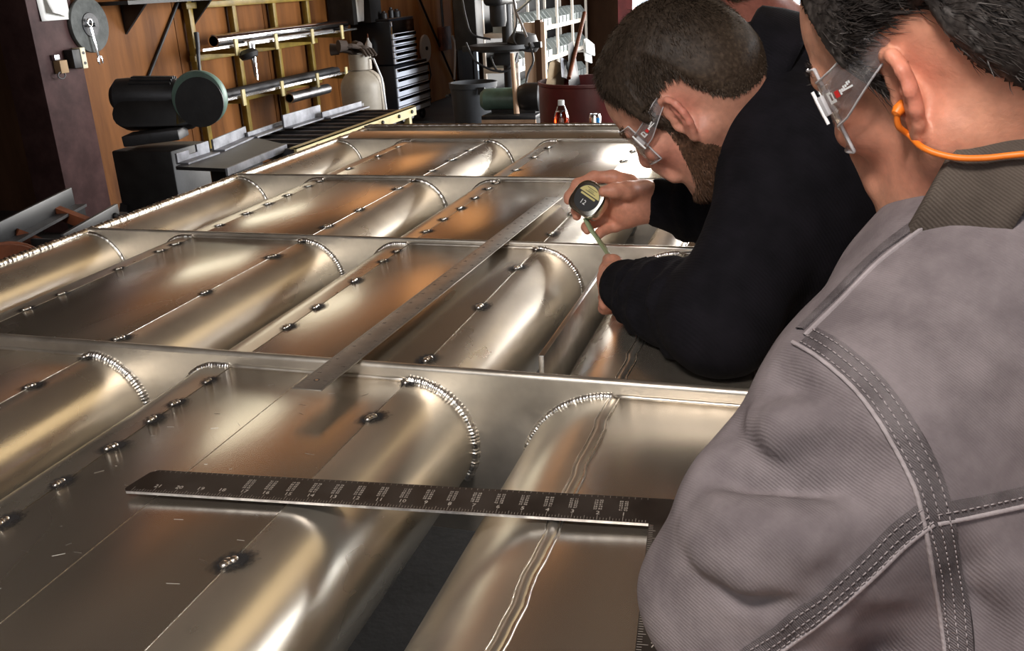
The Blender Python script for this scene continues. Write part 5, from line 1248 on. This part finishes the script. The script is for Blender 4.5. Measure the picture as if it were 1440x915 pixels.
strands('hair', K3, V3, F3, m3, 5000, lambda P: np.full(len(P), .028), .0009, lambda P: np.tile(-H3.R[:, 0]-H3.R[:, 2]*.6, (len(P), 1)), .4, c3cols, 33, shell=.008)
sh3 = Sdf(); sh3.cone(n3+(ch3-n3)*.35, ch3, .085, .15, k=.06).cone(ch3, hip3, .15, .16, k=.06)
for s_, w_ in zip(s3, w3):
    e_ = (s_+w_)/2+np.array([.12, 0, -.06]); sh3.cone(ch3, s_, .12, .075, k=.05).cone(s_, e_, .07, .055, k=.04).cone(e_, w_+(e_-w_)*.12, .055, .042, k=.03)
sh3.disp(lambda P: .003*snoise(P, 30, 41), (.3, 2.6, 1.1), 2.0)
V_, F_ = sh3.mesh(.009); np_mesh('shirt', V_, F_, 'shirt_red', K3); trousers(K3, hip3, .10, .11, 'trouser_blue')
# ------------------------------------------------------------------ measuring tools on the deck
TXT = {}
def text_mesh(txt, size, mat):
    if (txt, size) in TXT: return TXT[(txt, size)].copy()
    cu = bpy.data.curves.new('t', 'FONT'); cu.body = txt; cu.size = size; cu.align_x = 'CENTER'; cu.align_y = 'CENTER'; cu.extrude = .00008; cu.resolution_u = 2
    o = bpy.data.objects.new('t', cu); COL.objects.link(o); bpy.context.view_layer.update()
    me = bpy.data.meshes.new_from_object(o.evaluated_get(bpy.context.evaluated_depsgraph_get())); bpy.data.objects.remove(o); bpy.data.curves.remove(cu)
    TXT[(txt, size)] = me
    return me.copy()
def put_text(txt, size, mat, parent, pos, xdir, up, name='numeral'):
    me = text_mesh(txt, size, mat); x_ = Vector(xdir).normalized(); z_ = Vector(up).normalized(); x_ = (x_-z_*x_.dot(z_)).normalized(); y_ = z_.cross(x_)
    Mx = Matrix((x_, y_, z_)).transposed().to_4x4(); Mx.translation = Vector(pos)-ORG[parent.name]; me.transform(Mx)
    return finish(name, me, mat, parent, smooth=False)
pbr('rule_steel', (.52, .50, .46), .42, .9, var=.12, vscale=25, bump=.05)
pbr('mark_dark', (.06, .055, .05), .6); pbr('mark_pale', (.42, .38, .33), .6); pbr('square_black', (.022, .017, .014), .42, .0, var=.5, vscale=14, rvar=.12)
pbr('square_edge', (.80, .78, .80), .35, .8, var=.35, vscale=60)
# 48-inch rule lying across the ribs
a = Vector(onz(431.5, 549, PZ+.026)); b = Vector(onz(779, 276, PZ+.013)); a.z = PZ+.0275; b.z = PZ+.0105
d = (b-a).normalized(); s_ = d.cross(Vector((0, 0, 1))).normalized(); n_ = s_.cross(d)
RU = thing('steel_rule', 'long grey steel rule lying across the ribs', 'ruler', a)
Mr = Matrix((d, s_, n_)).transposed(); Lr = (b-a).length; Wr = .0425
MB().box((a+b)/2, (Lr, Wr, .0016), Mr).build('blade', 'rule_steel', RU, bevel=.0003)
MB().lathe([(.0022, 0), (.0042, 0), (.0042, .0003), (.0022, .0003), (.0022, 0)], a+d*.030-s_*.002+n_*.0008, n_, 16).build('hole', 'mark_dark', RU)
MB().lathe([(0, .0001), (.0022, .0001), (.0022, .0003), (0, .0003)], a+d*.030-s_*.002+n_*.0008, n_, 16).build('hole_pin', 'bright_steel', RU)
m = MB()
for i in range(int(Lr/.003175)):
    l_ = .009 if i % 8 == 0 else (.006 if i % 4 == 0 else .0035)
    for q in (-1, 1): m.box(a+d*(.004+i*.003175)+s_*q*(Wr/2-.0008-l_/2)+n_*.00085, (.00035, l_, .0001), Mr)
g = m.build('graduations', 'mark_dark', RU, smooth=False); g['kind'] = 'stuff'
for i in range(1, 47): put_text(str(i), .0075, 'mark_dark', RU, a+d*(.004+i*.0254)+s_*(.011 if i % 2 else -.011)+n_*.00085, s_*-1 if False else d, n_)
# framing square
Zs = PZ+.0065; I0 = Vector(onz(912, 739, Zs)); T0 = Vector(onz(178, 693, Zs)); d = (T0-I0).normalized(); L1 = (T0-I0).length
p = Vector((-d.y, d.x, 0));  p = p if p.y < 0 else -p          # p runs along the tongue, towards the viewer
W1, W2, th = .0475, .0385, .0028
SQ = thing('framing_square', 'black steel framing square with pale graduations on the near plates', 'framing square', I0)
out = [I0, T0, T0-p*W1*.0-d*-.0]
tipc = [T0, T0+d*.004-p*.004, T0+d*.004-p*.010, T0-d*.004-p*(W1-.006), T0-d*.012-p*W1]
poly = [I0]+tipc+[I0-d*W2-p*W1, I0-d*W2+p*.358, I0+p*.358]
MB().prism(poly, (0, 0, th)).build('body', 'square_black', SQ, smooth=False)
ez = Vector((0, 0, th/2))
MB().bar(I0+ez+p*.0003, T0+ez+p*.0003, .0008, th*.98).build('near_edge', 'square_edge', SQ, smooth=False)
m = MB(); Ms = Matrix((d, p, Vector((0, 0, 1)))).transposed(); zt_ = Vector((0, 0, th+.00005))
for i in range(1, int(L1/.003175)):
    l_ = .009 if i % 8 == 0 else (.0065 if i % 4 == 0 else .004)
    m.box(I0+d*i*.003175-p*(.0008+l_/2)+zt_, (.00032, l_, .0001), Ms)
    if i % 2: m.box(I0+d*i*.003175-p*(W1-.0008-.0016)+zt_, (.0003, .0032, .0001), Ms)
for i in range(1, int(.358/.003175)):
    l_ = .009 if i % 8 == 0 else (.0065 if i % 4 == 0 else .004)
    m.box(I0+p*i*.003175-d*(.0008+l_/2)+zt_, (l_, .00032, .0001), Ms)
g = m.build('graduations', 'mark_pale', SQ, smooth=False); g['kind'] = 'stuff'
for i in range(1, 22): put_text(str(i), .0085, 'mark_pale', SQ, I0+d*(i*.0254)-p*.0135+zt_, -d, (0, 0, 1))
for i in range(1, 14): put_text(str(i), .0085, 'mark_pale', SQ, I0+p*(i*.0254)-d*.0135+zt_, d*-1, (0, 0, 1)); put_text(str(i), .0080, 'mark_pale', SQ, I0+p*(i*.0254+.004)-d*.029+zt_, d*-1, (0, 0, 1))
rnd = random.Random(5)
for i in range(1, 18):                                              # the little tables of figures, one block per inch
    t_ = '\n'.join(' '.join(str(rnd.randint(10, 99)) for _ in range(2)) for _ in range(5))
    put_text(t_, .0040, 'mark_pale', SQ, I0+d*(i*.0254+.001)-p*.0290+zt_, -d, (0, 0, 1), 'table_of_figures')
# aluminium flat bar standing on edge in the gap
a = Vector(onz(761, 500, PZ+.012)); b = Vector(onz(858, 362, PZ+.012)); a.z = b.z = PZ-.038
tb = MB().bar(a, b, .0085, .10).build('flat_bar', 'bar_alu', bevel=.001)
tag(tb, 'bright aluminum flat bar standing on edge in the gap by the bearded man\'s left hand', 'bar')
MB().bx(a.x-.04, a.x+.05, 1.20, 1.26, PZ-.10, PZ-.088).bx(a.x-.04, a.x+.05, 1.50, 1.56, PZ-.10, PZ-.088).build('strap', 'alu_rib', fr)
# tape measure in the right hand
tc_ = U(829.5, 281, 1.700); tn = cam_dir((-.40, .10, -.90)); tu = cam_dir((.62, .78, 0)); tu = tu-tn*(tu@tn); tu /= np.linalg.norm(tu); tr = np.cross(tu, tn)
TM = thing('tape_measure', 'chrome tape measure with a black and yellow face, held in the right hand', 'tape measure', tc_)
pbr('tape_yellow', (.62, .55, .22), .45); pbr('tape_green', (.30, .36, .20), .45); pbr('case_chrome', (.60, .58, .50), .22, 1)
def face_poly(r, n=40):
    o = []
    for i in range(n):
        t_ = 2*PI*i/n; c_, q_ = math.cos(t_), math.sin(t_); e_ = 2.6 if q_ > -.2 else 4.0
        k_ = (abs(c_)**e_+abs(q_)**e_)**(-1/e_); o.append(tc_+(tr*c_*k_+tu*q_*k_)*r)
    return o
MB().prism([Vector(q-tn*.016) for q in face_poly(.0315)], Vector(tn*.031)).build('case', 'case_chrome', TM, bevel=.004, seg=3)
disc = lambda r, o1, o2: MB().lathe([(0, o2), (r, o2), (r, o1)], tc_, Vector(tn), 36)
disc(.0245, .0145, .0162).build('face_disc', 'black', TM)
seg_ = [(math.cos(t_), math.sin(t_)) for t_ in np.linspace(math.radians(18), math.radians(162), 20)]
MB().prism([Vector(tc_+tn*.0162+tu*y_*.0232+tr*x_*.0232) for x_, y_ in seg_], Vector(tn*.0004)).build('yellow_label', 'tape_yellow', TM, smooth=False)
lx = tr; ly = tu
for q_ in (-1, 1):
    MB().bar(tc_+tn*.0167+ly*(.0145+.0035*q_)-lx*.011, tc_+tn*.0167+ly*(.0145+.0035*q_)+lx*.011, .0009, .0002, tn).build('label_line', 'black', TM)
put_text('||||||||', .0058, 'black', TM, tc_+tn*.0168+ly*.0143, lx, tn, 'label_print')
put_text('12', .0125, 'print_white', TM, tc_+tn*.0168-ly*.0095-lx*.002, lx, tn, 'numeral')
MB().bar(tc_+tn*.0166+ly*.0035-lx*.016, tc_+tn*.0166+ly*.0035+lx*.016, .0035, .0003, tn).build('gold_band', 'tape_yellow', TM)
MB().box(U(846, 288, 1.690), (.010, .006, .012), Matrix([list(tr), list(tu), list(tn)]).transposed()).build('lock_button', 'bright_steel', TM, bevel=.001)
bp_ = cat([U(823, 307, 1.705), U(832, 324, 1.690), U(842, 338, 1.680), (U(852, 352, 1.640)), U(858, 362, 1.600)], 6); wd_ = cam_dir((.8, .3, .5))
rows = [[p_-wd_*.0055, p_-cam_dir((.5, -.8, .3))*.0012, p_+wd_*.0055] for p_ in bp_]
o = MB().grid(rows).build('blade', 'tape_green', TM, angle=180); o.modifiers.new('t', 'SOLIDIFY').thickness = .0004
